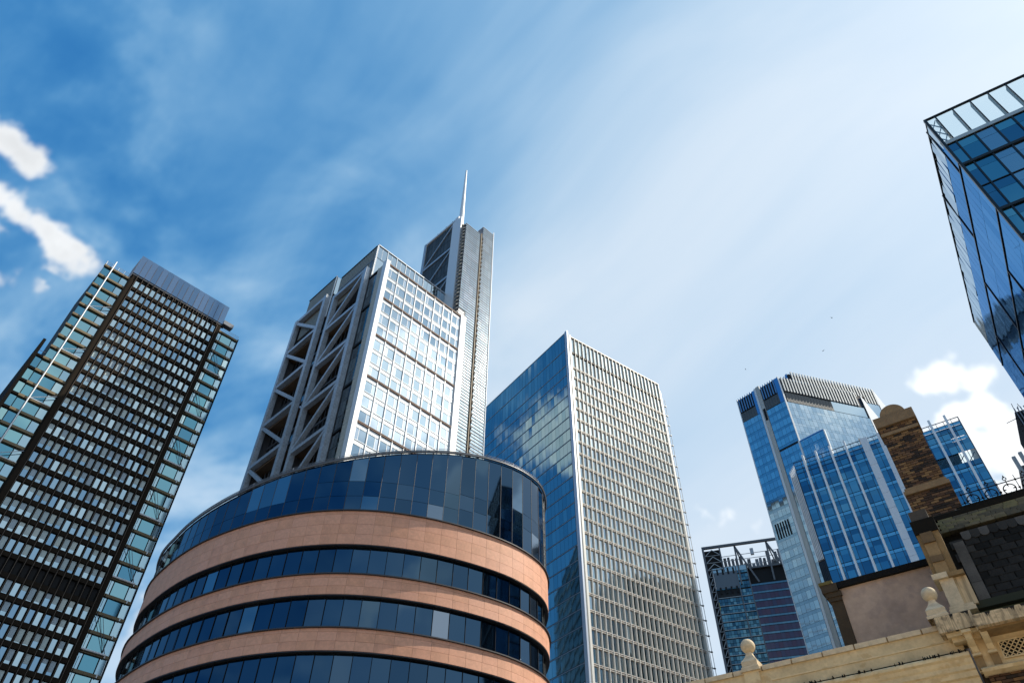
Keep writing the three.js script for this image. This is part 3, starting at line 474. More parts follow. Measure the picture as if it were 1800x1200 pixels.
// ------------------------------------------------------------------ far wedge-shaped tower with exposed steel frame
{
  const t = thing('frame_tower', 'distant dark tower with exposed steel bracing and purple floor bands', 'tower', [114.012, 0, -383.41], 107);
  const st = std([0.11, 0.115, 0.125], 0.5, 0.4), pale = std([0.36, 0.38, 0.40], 0.5, 0.3), yellow = std([0.32, 0.36, 0.03], 0.6);
  bx(t, 'core', M.interior, 3.2, 48, 0, 197, -30, -1.2); bx(t, 'ladder_back', M.black, 0.3, 3.1, 0, 209, -24, -3.0); bx(t, 'ladder_back', M.black, 0.3, 9.6, 209, 222, -6, -3.0);
  bx(t, 'mega_column', st, -0.5, 0.7, 0, 223, -1.6, 0.6); bx(t, 'mega_column', st, 9.2, 10.0, 207, 222, -0.8, 0.4); bx(t, 'mega_column', st, 2.7, 3.25, 0, 209, -0.8, 0.3);
  bx(t, 'roof_beam', st, -0.5, 46, 222, 223.2, -1.2, 0.4);
  for (let k = 0; k < 3; k++) { const y = 221.2 - k * 4.4; bar(t, 'chevron', pale, V(1.0, y - 3.9, 0), V(5.0, y - 0.4, 0), 0.32, 0.3); bar(t, 'chevron', pale, V(9.0, y - 3.9, 0), V(5.0, y - 0.4, 0), 0.32, 0.3); bx(t, 'ladder_rung', pale, 0.8, 9.1, y - 4.25, y - 4.05, -0.2, 0.2); }
  for (let k = 0; k < 14; k++) { const y = 208 - k * 4.5; bar(t, 'chevron', pale, V(0.9, y - 3.9, 0), V(2.6, y - 0.5, 0), 0.24, 0.3); bx(t, 'ladder_rung', pale, 0.8, 2.7, y - 4.2, y - 4.0, -0.2, 0.2); }
  // glazed core box
  const cg = [[0.065, 0.15, 0.20], [0.045, 0.105, 0.15], [0.09, 0.19, 0.235], [0.03, 0.075, 0.11], [0.115, 0.22, 0.265]].map(c => coat(c, 0.07)), cp = [], bands = [];
  for (let k = 0; k < 13; k++) for (let j = 0; j < 12; j++) { if (k < 4 && j < 8 && k !== 2) continue; cp.push({ w: 1.44, h: 1.9, d: 0.06, p: [4.05 + 1.56 * j, 208.9 - 4.52 * k - 1.2, -0.5], r: [jit(0.02), jit(0.02), 0], m: pick(cg) }); cp.push({ w: 1.44, h: 1.5, d: 0.06, p: [4.05 + 1.56 * j, 208.9 - 4.52 * k - 3.1, -0.5], r: [jit(0.02), jit(0.02), 0], m: pick(cg) }); }
  pieces(t, 'core_pane', cp, 300);
  const bandM = std([0.34, 0.37, 0.38], 0.4, 0.4), hood = std([0.10, 0.12, 0.14], 0.4, 0.5);
  bx(t, 'core_hood', hood, 3.3, 16, 196.5, 208.9, -0.9, -0.3); bx(t, 'core_hood', coat([0.28, 0.36, 0.40], 0.2), 3.3, 22.2, 206.4, 209.1, -0.9, -0.22);
  for (const y of [207.5, 196.2]) for (let i = 0; i < 4; i++) bx(t, 'vent_slot', M.black, 5.2 + i * 3.0, 6.2 + i * 3.0, y - 2.6, y + 1.2, -0.6, -0.16);
  for (let k = 3; k < 13; k++) { bx(t, 'floor_strip', bandM, 3.4, 15.9, 208.9 - 4.52 * k - 4.25, 208.9 - 4.52 * k - 3.98, -0.6, -0.3); bx(t, 'floor_strip', bandM, 16.5, 22.0, 208.9 - 4.52 * k - 4.25, 208.9 - 4.52 * k - 3.98, -0.6, -0.3); }
  bx(t, 'core_mullion', st, 15.9, 16.5, 0, 209, -0.9, -0.15); bx(t, 'core_mullion', st, 21.9, 22.5, 0, 209, -1.2, -0.1); bx(t, 'core_back', M.interior, 3.3, 22.2, 0, 208.6, -20, -0.95);
  bx(t, 'yellow_panel', yellow, 3.2, 3.5, 184.5, 188.5, -0.3, 0.3);
  // office floors: plum spandrels and blue strips
  const plum = [[0.045, 0.035, 0.075], [0.05, 0.03, 0.065], [0.04, 0.04, 0.085]].map(c => phys(c, { roughness: 0.1, metalness: 0.35 })), strip = [[0.075, 0.15, 0.21], [0.095, 0.175, 0.235]].map(c => coat(c, 0.1)), pp = [], ss = [];
  for (let k = 0; k < 10; k++) for (let j = 0; j < 10; j++) { const x = 23.6 + 2.2 * j, y = 197.4 - 4.55 * k; pp.push({ w: 2.1, h: 3.1, d: 0.06, p: [x, y - 2.9, -0.7], r: [jit(0.012), jit(0.012), 0], m: pick(plum) }); ss.push({ w: 2.15, h: 1.0, d: 0.06, p: [x, y - 0.62, -0.6], r: [jit(0.01), jit(0.01), 0], m: pick(strip) }); }
  pieces(t, 'office_pane', pp); pieces(t, 'spandrel_strip', ss);
  // open steelwork at the top
  for (const x of [18.2, 36.1]) { bar(t, 'roof_strut', st, V(x, 221.5, -0.3), V(x - 0.6, 198, -0.3), 0.9, 0.8); bar(t, 'roof_strut', st, V(x, 221.5, -0.3), V(x + 9, 198, -0.3), 0.9, 0.8); bar(t, 'roof_strut', st, V(x, 221.5, -0.5), V(x + 4, 205, -6), 0.6, 0.6); }
  bx(t, 'plant_wall', M.black, 22.6, 46, 197.2, 207, -14, -3); bx(t, 'plant_deck', st, 10.2, 46, 207.2, 208.2, -14, -1.5);
  for (let i = 0; i < 16; i++) { const x = 10.6 + i * 2.2; bx(t, 'roof_plant', pick([M.black, st, M.steelDark]), x, x + rr(1.2, 2.1), 208.3, 211 + rr(0, 8.6), -7 - rr(0, 6), -5.5); }
  for (const y of [211, 214.5, 217.5]) rod(t, 'roof_pipe', pale, V(10, y, -3.5), V(46, y + 0.2, -3.5), 0.18);
  bx(t, 'roof_tank', M.steel, 26.5, 28.4, 217, 220.6, -5.2, -3.4);
}

// ------------------------------------------------------------------ tall blue glass tower with folded corner
{
  const K = [91.421, 0, -181.249];
  const t = thing('folded_tower', 'tall blue glass tower with pale groove, louvred top and pale right face', 'tower', K, 138);
  // local x runs along the left face (towards the viewer); the right face runs off at 63 degrees to it
  const a2 = (138 - 75) * D2R;
  const R = new THREE.Group(); // direction of the right face in local axes
  const rx = Math.cos(a2), rz = -Math.sin(a2);       // unit vector of the right face
  const F = 3.32, TOP = 171.7;
  const body = prism([[-16.2, -0.4], [-0.35, -0.4], [-0.35 + 33 * rx, -0.4 + 33 * rz - 0.2], [10, -48], [-18, -30]], 0, TOP - 0.4); mesh(t, 'core', body, std([0.02, 0.04, 0.07], 0.6));
  const blue = [[0.50, 0.62, 0.66], [0.54, 0.66, 0.70], [0.46, 0.57, 0.62], [0.60, 0.71, 0.73], [0.50, 0.60, 0.64]].map(c => coat(c, 0.05)), band = [[0.34, 0.46, 0.52], [0.38, 0.50, 0.56]].map(c => coat(c, 0.1));
  const pa = [], bd = [];
  const rows = (x0, x1, cols, y0, y1) => { const p = (x1 - x0) / cols; for (let y = y1; y - F > y0; y -= F) for (let j = 0; j < cols; j++) { pa.push({ w: p - 0.06, h: 2.3, d: 0.06, p: [x0 + p * (j + 0.5), y - 1.2, 0], r: [jit(0.012), jit(0.014), 0], m: pick(blue) }); bd.push({ w: p - 0.02, h: 0.92, d: 0.05, p: [x0 + p * (j + 0.5), y - 2.86, -0.03], r: [0, 0, 0], m: pick(band) }); } };
  rows(-16.3, -9.4, 5, 62, 161.5); rows(-7.0, 0, 5, 143.9, 161.2); rows(-7.0, 8.4, 11, 62, 143.8);
  // louvred crown of the left face
  const fin = std([0.24, 0.34, 0.46], 0.3, 0.8), greyL = std([0.10, 0.105, 0.105], 0.55, 0.3), bluePlain = coat([0.26, 0.38, 0.55], 0.08);
  for (const [x0, x1] of [[-16.2, -10.4], [-7.0, -1.5]]) { bx(t, 'louvre_back', M.black, x0, x1, 165.6, 171.7, -0.5, -0.1); for (let x = x0 + 0.35; x < x1; x += 0.95) bx(t, 'louvre_fin', fin, x, x + 0.4, 165.7, 171.9, -0.1, 0.35); for (let x = x0 + 0.1; x < x1 - 0.3; x += 0.95) bx(t, 'grey_louvre', greyL, x, x + 0.9, 161.5, 165.4, -0.4, 0.02); }
  bx(t, 'corner_panel', bluePlain, -1.45, 0.05, 161.3, 171.8, -0.4, 0.05); bx(t, 'corner_panel', bluePlain, -10.35, -9.0, 161.6, 171.9, -0.4, 0.05);
  const white = std([0.72, 0.74, 0.75], 0.4, 0.1);
  bx(t, 'white_groove', white, -9.3, -8.55, 20, 172.4, -0.4, 0.1); bx(t, 'white_groove', std([0.46, 0.46, 0.43], 0.5), -8.5, -7.15, 20, 172.7, -0.4, 0.02); bx(t, 'groove_gap', M.black, -8.2, -7.3, 157.5, 162.5, -0.2, 0.06);
  for (let j = 0; j < 6; j++) bx(t, 'vent_fin', M.black, -15.6 + j * 0.85, -15.2 + j * 0.85, 116, 121, -0.2, 0.2);
  bx(t, 'edge_trim', white, -16.55, -16.28, 20, 172, -0.4, 0.12);
  // right face, pale with the bright sky
  const g = new THREE.Group();
  const right = (name, m, u0, u1, y0, y1, n0, n1) => { const o = mesh(t, name, BG(u1 - u0, y1 - y0, n1 - n0), m); const u = (u0 + u1) / 2, n = (n0 + n1) / 2; o.position.set(u * rx - n * rz, (y0 + y1) / 2, u * rz + n * rx); o.rotation.y = a2; return o; };
  const pale = [[0.34, 0.47, 0.57], [0.39, 0.52, 0.61], [0.45, 0.57, 0.65], [0.31, 0.44, 0.54]].map(c => coat(c, 0.08));
  const rowsR = (u0, u1, cols, y0, y1, off) => { const p = (u1 - u0) / cols; for (let y = y1; y - F > y0; y -= F) for (let j = 0; j < cols; j++) { const u = u0 + p * (j + 0.5); for (const [h, c, mm, arr] of [[2.3, 1.2, pale, pa], [0.92, 2.86, pale, bd]]) arr.push({ w: p - 0.06, h, d: 0.06, p: [u * rx - off * rz, y - c, u * rz + off * rx], r: [0, a2 + jit(0.014), 0], m: pick(mm) }); } };
  rowsR(0.6, 32.5, 21, 80, 161.0, 0.05);
  rowsR(4.3, 16, 8, 60, 143.6, 7.5);
  pieces(t, 'glass_pane', pa, 300); pieces(t, 'floor_band', bd, 300);
  right('louvre_back', M.black, 1.0, 31, 165.6, 171.7, -0.4, 0.0); const slat = std([0.43, 0.46, 0.47], 0.45, 0.3);
  for (let u = 1.2; u < 30.6; u += 1.18) right('louvre_fin', slat, u, u + 0.5, 165.8, 172.0, 0, 0.45);
  for (let u = 1.2; u < 18; u += 1.18) right('grey_louvre', greyL, u, u + 1.1, 161.2, 165.4, -0.3, 0.06);
  right('glass_strip', pale[1], 18.6, 31.8, 161.2, 165.5, -0.3, 0.05); right('corner_trim', white, 0, 0.55, 20, 172.1, -0.3, 0.25);
  // set-back crown
  right('crown_box', M.black, 8.2, 43, 160, 178.6, -14, -3.3); for (let u = 9.2; u < 42.6; u += 1.18) right('crown_fin', slat, u, u + 0.54, 172.0, 179.6, -3.4, -2.9);
  right('crown_glass', pale[2], 30, 42.6, 150, 172, -3.4, -3.1);
  for (let i = 0; i < 6; i++) { const n = -3.8 - i * 1.5; right('crown_side', i ? fin : bluePlain, 8.0, 8.25, 171.9, 179.2, n - 1.0, n); }
  for (const u of [12, 26, 33]) right('roof_hatch', M.black, u, u + 2.6, 172.1, 172.5, -3.0, -1.0);
  // folded white facets
  const facet = (p, m) => { const gg = new THREE.BufferGeometry(), P = p.map(([u, y, n]) => [u * rx - n * rz, y, u * rz + n * rx]); const back = P.map(q => [q[0] - 0.3, q[1], q[2] - 0.4]); gg.setAttribute('position', new THREE.Float32BufferAttribute([...P.flat(), ...back.flat()], 3)); gg.setIndex([0, 1, 2, 5, 4, 3, 0, 3, 1, 1, 3, 4, 1, 4, 2, 2, 4, 5, 2, 5, 0, 0, 5, 3]); mesh(t, 'folded_facet', gg.toNonIndexed(), m).geometry.computeVertexNormals(); };
  const snow = std([0.80, 0.82, 0.84], 0.3, 0.1);
  facet([[32.55, 171.9, 0.1], [33.0, 112, 0.1], [40.6, 164.6, -3.2]], snow); facet([[43.1, 179.4, -3.1], [42.9, 158, -3.1], [52.2, 171, -7]], snow);
  // lower wing in front of the right face
  const wing = prism([[0.4, -0.35], [8.35, -0.35], [8.35 + 14 * rx, -0.35 + 14 * rz], [4 + 10 * rx, -0.5 + 14 * rz]], 0, 143.6); mesh(t, 'lower_wing', wing, std([0.02, 0.04, 0.07], 0.6));
  bx(t, 'wing_cap', bluePlain, 0.3, 8.5, 143.85, 144.25, -0.4, 0.1); bx(t, 'wing_edge', white, 8.42, 8.8, 60, 143.9, -0.6, 0.1); bx(t, 'wing_edge', white, -0.2, 0.3, 128, 144.2, 0.06, 0.3);
}

// ------------------------------------------------------------------ blue glass block with white fins
{
  const t = thing('finned_building', 'mid-height blue glass building with tall white vertical fins behind the brick chimney', 'building', [83.554, 0, -136.45], 125);
  const F = 3.86, X0 = -16.2, XM = 8.4, X1 = 20.9, TOP = 109.5, TR = 107.2;
  bx(t, 'core', M.interior, X0 + 0.2, XM, 0, 107.8, -26, -0.5); bx(t, 'core', M.interior, XM, X1 - 0.2, 0, 95.5, -26, -0.55); bx(t, 'plant_screen', M.interior, XM, 17.6, 99.2, 105.5, -20, -1.4);
  const vis = [[0.12, 0.27, 0.36], [0.15, 0.31, 0.40], [0.10, 0.23, 0.32], [0.18, 0.36, 0.44], [0.08, 0.18, 0.26]].map(c => coat(c, 0.05)), spm = [[0.26, 0.47, 0.56], [0.30, 0.51, 0.60]].map(c => coat(c, 0.12));
  const v = [], s = [];
  const cols = []; for (let i = 0; i < 15; i++) cols.push([X0 + i * 1.735, X0 + (i + 1) * 1.735]); for (let i = 0; i < 7; i++) cols.push([9.9 + i * 1.57, 9.9 + (i + 1) * 1.57]);
  for (const [a, b] of cols) for (let k = 0; k < 16; k++) {
    const top = (a > XM ? TR : TOP) - 1.1 - k * F; 
    if (a > XM && k < 3 && k === 2) { v.push({ w: b - a - 0.06, h: 1.2, d: 0.05, p: [(a + b) / 2, top - 3.1, -0.15], r: [jit(0.01), jit(0.015), 0], m: pick(vis) }); continue; }
    for (const [h, c] of [[1.0, 1.5], [1.7, 2.95]]) v.push({ w: b - a - 0.06, h: h + 0.1, d: 0.05, p: [(a + b) / 2, top - c + 0.1, -0.15], r: [jit(0.012), jit(0.018), 0], m: pick(vis) });
    s.push({ w: b - a - 0.05, h: 0.72, d: 0.05, p: [(a + b) / 2, top - 0.42, -0.12], r: [jit(0.01), jit(0.012), 0], m: pick(spm) });
  }
  pieces(t, 'vision_pane', v, 300); pieces(t, 'spandrel_pane', s, 300);
  // glazed screen at the roof line, open to the sky behind
  for (const [a, b] of cols) { const top = a > XM ? TR : TOP; if (a > XM) { const q = mesh(t, 'screen_pane', BG(b - a - 0.08, 2.3, 0.04), M.clear); q.position.set((a + b) / 2, top - 10.2, -0.15); } }
  const thin = std([0.03, 0.05, 0.08], 0.4, 0.5);
  for (const [a] of cols) bx(t, 'mullion', thin, a - 0.05, a + 0.05, 40, (a > XM ? TR : TOP) + 0.05, -0.2, 0.0);
  for (let k = 0; k < 4; k++) { bx(t, 'roof_transom', thin, X0, XM, TOP - k * 1.1 - 0.06, TOP - k * 1.1 + 0.06, -0.22, -0.06); bx(t, 'roof_transom', thin, 9.9, X1, TR - k * 1.1 - 0.06, TR - k * 1.1 + 0.06, -0.22, -0.06); }
  for (let i = 0; i < 12; i++) { const x = X0 + 0.4 + i * 2; bar(t, 'roof_truss', thin, V(x, TOP - 4.6, -1.2), V(x + 1.8, TOP - 1.2, -1.2), 0.14, 0.14); }
  for (let i = 0; i < 5; i++) { const x = 10.2 + i * 2.1; bar(t, 'roof_truss', thin, V(x, TR - 11.2, -0.9), V(x + 1.9, TR - 9.1, -0.9), 0.14, 0.14); }
  const white = std([0.84, 0.86, 0.88], 0.4, 0), panel = std([0.74, 0.78, 0.82], 0.45, 0);
  for (const x of [-13.55, -10.35, -6.95, -3.45]) bx(t, 'white_fin', white, x - 0.22, x + 0.22, 20, TOP + 0.9, -0.15, 0.75);
  for (const x of [15.16, 18.5]) bx(t, 'white_fin', white, x - 0.24, x + 0.24, 20, TR + 1.0, -0.15, 0.75);
  for (const x of [0.05, 3.9]) for (let k = 0; k < 20; k++) bx(t, 'white_panel', panel, x, x + 1.6, TOP + 0.2 - (k + 1) * F + 0.05, TOP + 0.2 - k * F, -0.1, 0.35);
  for (let i = 0; i < 5; i++) { const x = X0 - 1.7 + i * 0.34; bx(t, 'corner_rib', white, x, x + 0.17, 83.5, TOP - 2 + i * 0.3, -1.0 + i * 0.15, -0.2 + i * 0.1); bx(t, 'corner_rib', std([0.03, 0.035, 0.045], 0.4, 0.4), x, x + 0.2, 20, 83, -1.0 + i * 0.15, -0.2 + i * 0.1); }
  bx(t, 'corner_back', thin, X0 - 1.7, X0 + 0.1, 0, TOP - 3, -2, -1.0); bx(t, 'right_edge', thin, X1 - 0.1, X1 + 0.08, 0, TR, -20, 0.0);
}

// ------------------------------------------------------------------ near glass tower with open roof screen (right edge)
{
  const t = thing('glass_tower', 'near glass tower with black frame and open glass roof screen at the right edge', 'tower', [46.131, 0, -38.365], 122.5);
  const blk = std([0.010, 0.011, 0.013], 0.35, 0.3), PX = 1.78, XN = 9;
  bx(t, 'core', M.interior, 0.3, 18, 0, 71.4, -35.2, -0.35);
  const gm = [[0.10, 0.26, 0.33], [0.14, 0.32, 0.38], [0.08, 0.20, 0.28], [0.18, 0.38, 0.42]].map(c => coat(c, 0.05)), gp = [[0.34, 0.42, 0.47], [0.30, 0.39, 0.45]].map(c => coat(c, 0.14)), w = [];
  const xs = [0, 1.05]; for (let i = 1; i < XN; i++) xs.push(1.05 + PX * i);
  const yr = []; for (let y = 72.0; y > 0; y -= 4.04) yr.push(y);
  for (let k = 0; k < yr.length; k++) for (let i = 0; i < xs.length - 1; i++) { const a = xs[i], b = xs[i + 1], m = rnd() < 0.2 ? gp : gm; w.push({ w: b - a - 0.1, h: 1.25, d: 0.05, p: [(a + b) / 2, yr[k] - 0.72, -0.1], r: [jit(0.008), jit(0.01), 0], m: pick(m) }); w.push({ w: b - a - 0.1, h: 2.6, d: 0.05, p: [(a + b) / 2, yr[k] - 2.68, -0.1], r: [jit(0.008), jit(0.01), 0], m: pick(m) }); }
  pieces(t, 'window', w, 300);
  yr.forEach((y, k) => bx(t, 'transom', blk, -0.05, 17, y - 0.03 - (k % 2 ? 0.16 : 0.03), y + (k % 2 ? 0.16 : 0.04), -0.2, k % 2 ? 0.12 : 0.02));
  xs.forEach(x => bx(t, 'mullion', blk, x - 0.07, x + 0.07, 0, 71.9, -0.18, 0.06));
  bx(t, 'sill_band', std([0.42, 0.46, 0.46], 0.4, 0.2), 0.1, 17, 71.98, 72.5, -0.5, 0.1);
  // roof screen
  xs.forEach((x, i) => { const y0 = 72.5, f = bx(t, 'screen_fin', blk, x - 0.06, x + 0.06, y0, 77.4, -0.1, 0.08); const d = mesh(f, 'fin_stay', BG(0.08, 4.7, 0.55), std([0.12, 0.16, 0.16], 0.4, 0.3)); d.position.set(0, -0.1, -0.38); if (i < xs.length - 1) { const o = mesh(t, 'screen_pane', BG(xs[i + 1] - x - 0.14, 4.75, 0.03), M.clear); o.position.set((x + xs[i + 1]) / 2, 74.95, -0.02); } });
  bx(t, 'top_rail', blk, -0.1, 17, 77.4, 77.56, -0.15, 0.12); 
  for (const h of [73.6, 74.6]) rod(t, 'roof_rail', M.steelDark, V(2.5, h, -2.2), V(16, h, -2.2), 0.04);
  for (const [x, q] of [[3.0, 1.8], [5.4, 1.4], [7.2, 1.9], [9.0, 1.5]]) bx(t, 'roof_unit', std([0.30, 0.33, 0.30], 0.6, 0.2), x, x + 1.3, 72.4, 72.5 + q, -4.4, -2.6);
  for (let i = 0; i < 3; i++) { bar(t, 'roof_truss', M.steel, V(0.15, 72.6 + i * 1.6, -0.5), V(1.0, 74.2 + i * 1.6, -0.5), 0.09, 0.09); bar(t, 'roof_truss', M.steel, V(1.0, 72.6 + i * 1.6, -0.5), V(0.15, 74.2 + i * 1.6, -0.5), 0.09, 0.09); }
  // long side face: tall panes, heavier lines every second floor
  const sb = [[0.13, 0.26, 0.42], [0.145, 0.285, 0.45], [0.11, 0.235, 0.39], [0.175, 0.32, 0.48]].map(c => phys(c, { roughness: 0.035, metalness: 1, specularColor: C3(0.38, 0.6, 0.88) })), top = [[0.24, 0.38, 0.50], [0.34, 0.48, 0.58]].map(c => coat(c, 0.05)), sp = [], tp = [];
  const ys = [76.8, 72.55, 68.45, 64.3, 60.2]; for (let y = 56.1; y > 0; y -= 4.05) ys.push(y);
  for (let k = 0; k < ys.length - 1; k++) for (let z = 0; z < 35; z += 1.27) { const h = ys[k] - ys[k + 1] - 0.05, s = { w: 0.05, h, d: 1.24, p: [-0.04, (ys[k] + ys[k + 1]) / 2, -z - 0.64], r: [0, jit(k ? 0.006 : 0.05), jit(k ? 0.006 : 0.03)], m: pick(k ? sb : top) }; (k ? sp : tp).push(s); }
  pieces(t, 'side_pane', sp, 300); pieces(t, 'screen_blade', tp);
  for (const y of [76.85, 68.45, 60.2, 52.05, 43.95]) bx(t, 'side_rail', blk, -0.16, 0.02, y - 0.06, y + 0.06, -35.4, -0.05);
  for (const [z, a, b] of [[-1.5, 68.4, 77.4], [-11.2, 68.4, 77.2], [-18.7, 60.2, 68.4], [-28.8, 60.2, 68.4], [-8.9, 52, 60.2], [-22, 52, 60.2]]) bx(t, 'side_mullion', blk, -0.16, 0.02, a, b, z - 0.06, z + 0.06);
  bx(t, 'corner_post', blk, -0.12, 0.14, 0, 77.5, -0.14, 0.14); bx(t, 'side_back', std([0.02, 0.03, 0.045], 0.5), 0.02, 0.3, 0, 76.7, -35.4, -0.3);
}

// ------------------------------------------------------------------ two far buildings peeping in at the right edge
{
  const far = (az, d) => { const a = az * D2R; return [Math.sin(a) * d, 0, -Math.cos(a) * d]; };
  const t = thing('antenna_tower', 'sliver of dark far tower with rooftop aerials below the near glass tower', 'tower', far(42.55, 250), 122);
  bx(t, 'tower_wall', matte([0.018, 0.02, 0.024]), 0, 24, 0, 160, -20, 0);
  for (let k = 0; k < 24; k++) bx(t, 'wall_fin', M.steelDark, 0.3 + k * 0.95, 0.6 + k * 0.95, 120, 161.4, 0, 0.3); for (const y of [157, 150]) bx(t, 'wall_band', M.black, -0.1, 24, y, y + 0.8, 0.02, 0.2);
  bx(t, 'window_strip', coat([0.16, 0.18, 0.2], 0.1), 2.2, 22, 151.2, 156.4, 0.32, 0.4);
  for (let i = 0; i < 9; i++) { const x = 0.3 + i * 1.1 + rr(0, 0.5); rod(t, 'aerial', M.black, V(x, 160, -1), V(x + rr(-0.6, 0.6), 162 + rr(0.3, 2.4), -1), 0.1); }
  rod(t, 'boom', M.black, V(-3.6, 157.2, -0.5), V(0.2, 158, -0.5), 0.12); for (const y of [154.5, 152.8]) rod(t, 'boom', M.black, V(-1.0, y, -0.5), V(0.2, y, -0.5), 0.1);
  const r = thing('ribbed_tower', 'sliver of grey far tower with ribbed rounded top beside the iron cresting', 'tower', far(40.75, 210), 122);
  bx(r, 'tower_wall', std([0.10, 0.10, 0.105], 0.6), 0.3, 22, 0, 119, -16, 0); for (let k = 0; k < 12; k++) bx(r, 'wall_rib', std([0.34, 0.34, 0.34], 0.5, 0.2), 0.1 + k * 1.9, 1.0 + k * 1.9, 60, 122 + Math.min(k, 4) * 0.8, -0.4, 0.6); bx(r, 'wall_band', M.black, 2, 22, 113.5, 116, 0.02, 0.5);
}

// ------------------------------------------------------------------ dark office block hidden behind the braced tower; the blue flank of the gridded tower mirrors it
{
  const t = thing('office_block', 'dark office block hidden behind the braced tower, seen mirrored in the blue glass flank', 'building', [-88.7, 0, -186.6], 117.4);
  bx(t, 'block_wall', coat([0.012, 0.02, 0.021], 0.2), 17, 58, 0, 120, 0.2, 4.8);
  for (let k = 0; k < 28; k++) bx(t, 'floor_slab', std([0.14, 0.155, 0.15], 0.6), 17, 58, 119.6 - k * 4.2, 120 - k * 4.2, 0.0, 0.2);
}

// ------------------------------------------------------------------ old stucco and brick houses (lower right foreground)
const HO = [10.396, 0, -17.086], HA = 125;
const stuccoTex = noiseTex(512, 2.6, (u, v, c) => { const n = 0.90 + 0.20 * (pn(u, v, 6, 3, 5) - 0.5) + 0.10 * (pn(u, v, 40, 13, 3) - 0.5); const d = sst(0.60, 0.72, pn(u, v, 11, 21, 5)); c[0] = n * (1 - 0.05 * d); c[1] = n * 0.985 * (1 - 0.08 * d); c[2] = n * 0.95 * (1 - 0.12 * d); });
const stucco = std([0.90, 0.715, 0.44], 0.8, 0, { map: stuccoTex, bumpMap: bumpGrain, bumpScale: 0.003 });
const stoneC = std([0.87, 0.71, 0.49], 0.8, 0, { map: stoneGrain, bumpMap: bumpGrain, bumpScale: 0.003 });
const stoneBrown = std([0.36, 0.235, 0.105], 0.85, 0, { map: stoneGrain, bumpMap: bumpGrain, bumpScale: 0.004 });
const soot = matte([0.014, 0.0125, 0.010]);
// black run-off stains that hang from the top edge of the cornice
const stainTex = (() => {
  const W = 1024, H = 128, d = new Uint8Array(W * H * 4), len = [];
  for (let i = 0; i < W; i++) { const a = fbm(i * 0.018, 3.3, 1.1, 3), b = vn(i * 0.16, 8.2, 2.2), e = vn(i * 0.5, 4.2, 6.1); len.push(Math.max(0.015, (a - 0.43) * 3.0 * (0.2 + 1.0 * b) * (0.5 + 0.7 * e))); }
  for (let j = 0; j < H; j++) for (let i = 0; i < W; i++) {
    const v = 1 - j / H, k = sst(len[i], len[i] * 0.55, v), g = 0.86 + 0.2 * (fbm(i * 0.02, j * 0.03, 5, 4) - 0.5) - 0.16 * sst(0.45, 0.8, vn(i * 0.12, j * 0.012, 7)) - 0.18 * sst(0.5, 0.7, fbm(i * 0.012, j * 0.02, 9, 4));
    const o = (j * W + i) * 4; d[o] = 255 * (g * (1 - k) + 0.10 * k); d[o + 1] = 255 * (g * 0.97 * (1 - k) + 0.095 * k); d[o + 2] = 255 * (g * 0.92 * (1 - k) + 0.075 * k); d[o + 3] = 255;
  }
  const t = new THREE.DataTexture(d, W, H); t.colorSpace = THREE.SRGBColorSpace; t.wrapS = t.wrapT = THREE.RepeatWrapping; t.magFilter = THREE.LinearFilter; t.minFilter = THREE.LinearMipmapLinearFilter; t.generateMipmaps = true; t.needsUpdate = true; return t;
})();
const stained = (len, h, off = 0) => { const t = stainTex.clone(); t.repeat.set(1 / len, 1 / h); t.offset.set(off, 0); t.needsUpdate = true; return std([0.86, 0.69, 0.46], 0.8, 0, { map: t, bumpMap: bumpGrain, bumpScale: 0.003 }); };
function profile(p, name, m, pts, x0, x1) {   // a moulding: section [z, y] run along x
  const s = new THREE.Shape(pts.map(([z, y]) => new THREE.Vector2(-z, y))), g = new THREE.ExtrudeGeometry(s, { depth: x1 - x0, bevelEnabled: false, curveSegments: 6 });
  g.rotateY(Math.PI / 2); g.translate(x0, 0, 0); return mesh(p, name, g, m);
}
function finial(p, x, y, z, r) {
  const ped = mesh(p, 'ball_finial', (() => { const pts = [[0.34, 0], [0.34, 0.07], [0.30, 0.09], [0.31, 0.22], [0.27, 0.26], [0.19, 0.34], [0.13, 0.42], [0.105, 0.50], [0.0, 0.50]].map(([a, b]) => new THREE.Vector2(a, b)); const g = new THREE.LatheGeometry(pts, 4); g.rotateY(Math.PI / 4); const n = g.toNonIndexed(); n.computeVertexNormals(); return n; })(), stoneC);
  ped.position.set(x, y, z);
  const b = mesh(ped, 'ball', (() => { const g = new THREE.SphereGeometry(r, 40, 28), P = g.attributes.position; for (let i = 0; i < P.count; i++) { const k = 1 + 0.05 * (fbm(P.getX(i) * 9 + x, P.getY(i) * 9, P.getZ(i) * 9, 3) - 0.5); P.setXYZ(i, P.getX(i) * k, P.getY(i) * k, P.getZ(i) * k); } g.computeVertexNormals(); return g; })(), stoneC); b.position.set(0, 0.5 + r * 0.93, 0);
  const nk = mesh(ped, 'neck', new THREE.CylinderGeometry(0.068, 0.10, 0.16, 20), stoneC); nk.position.set(0, 0.47, 0); return ped;
}
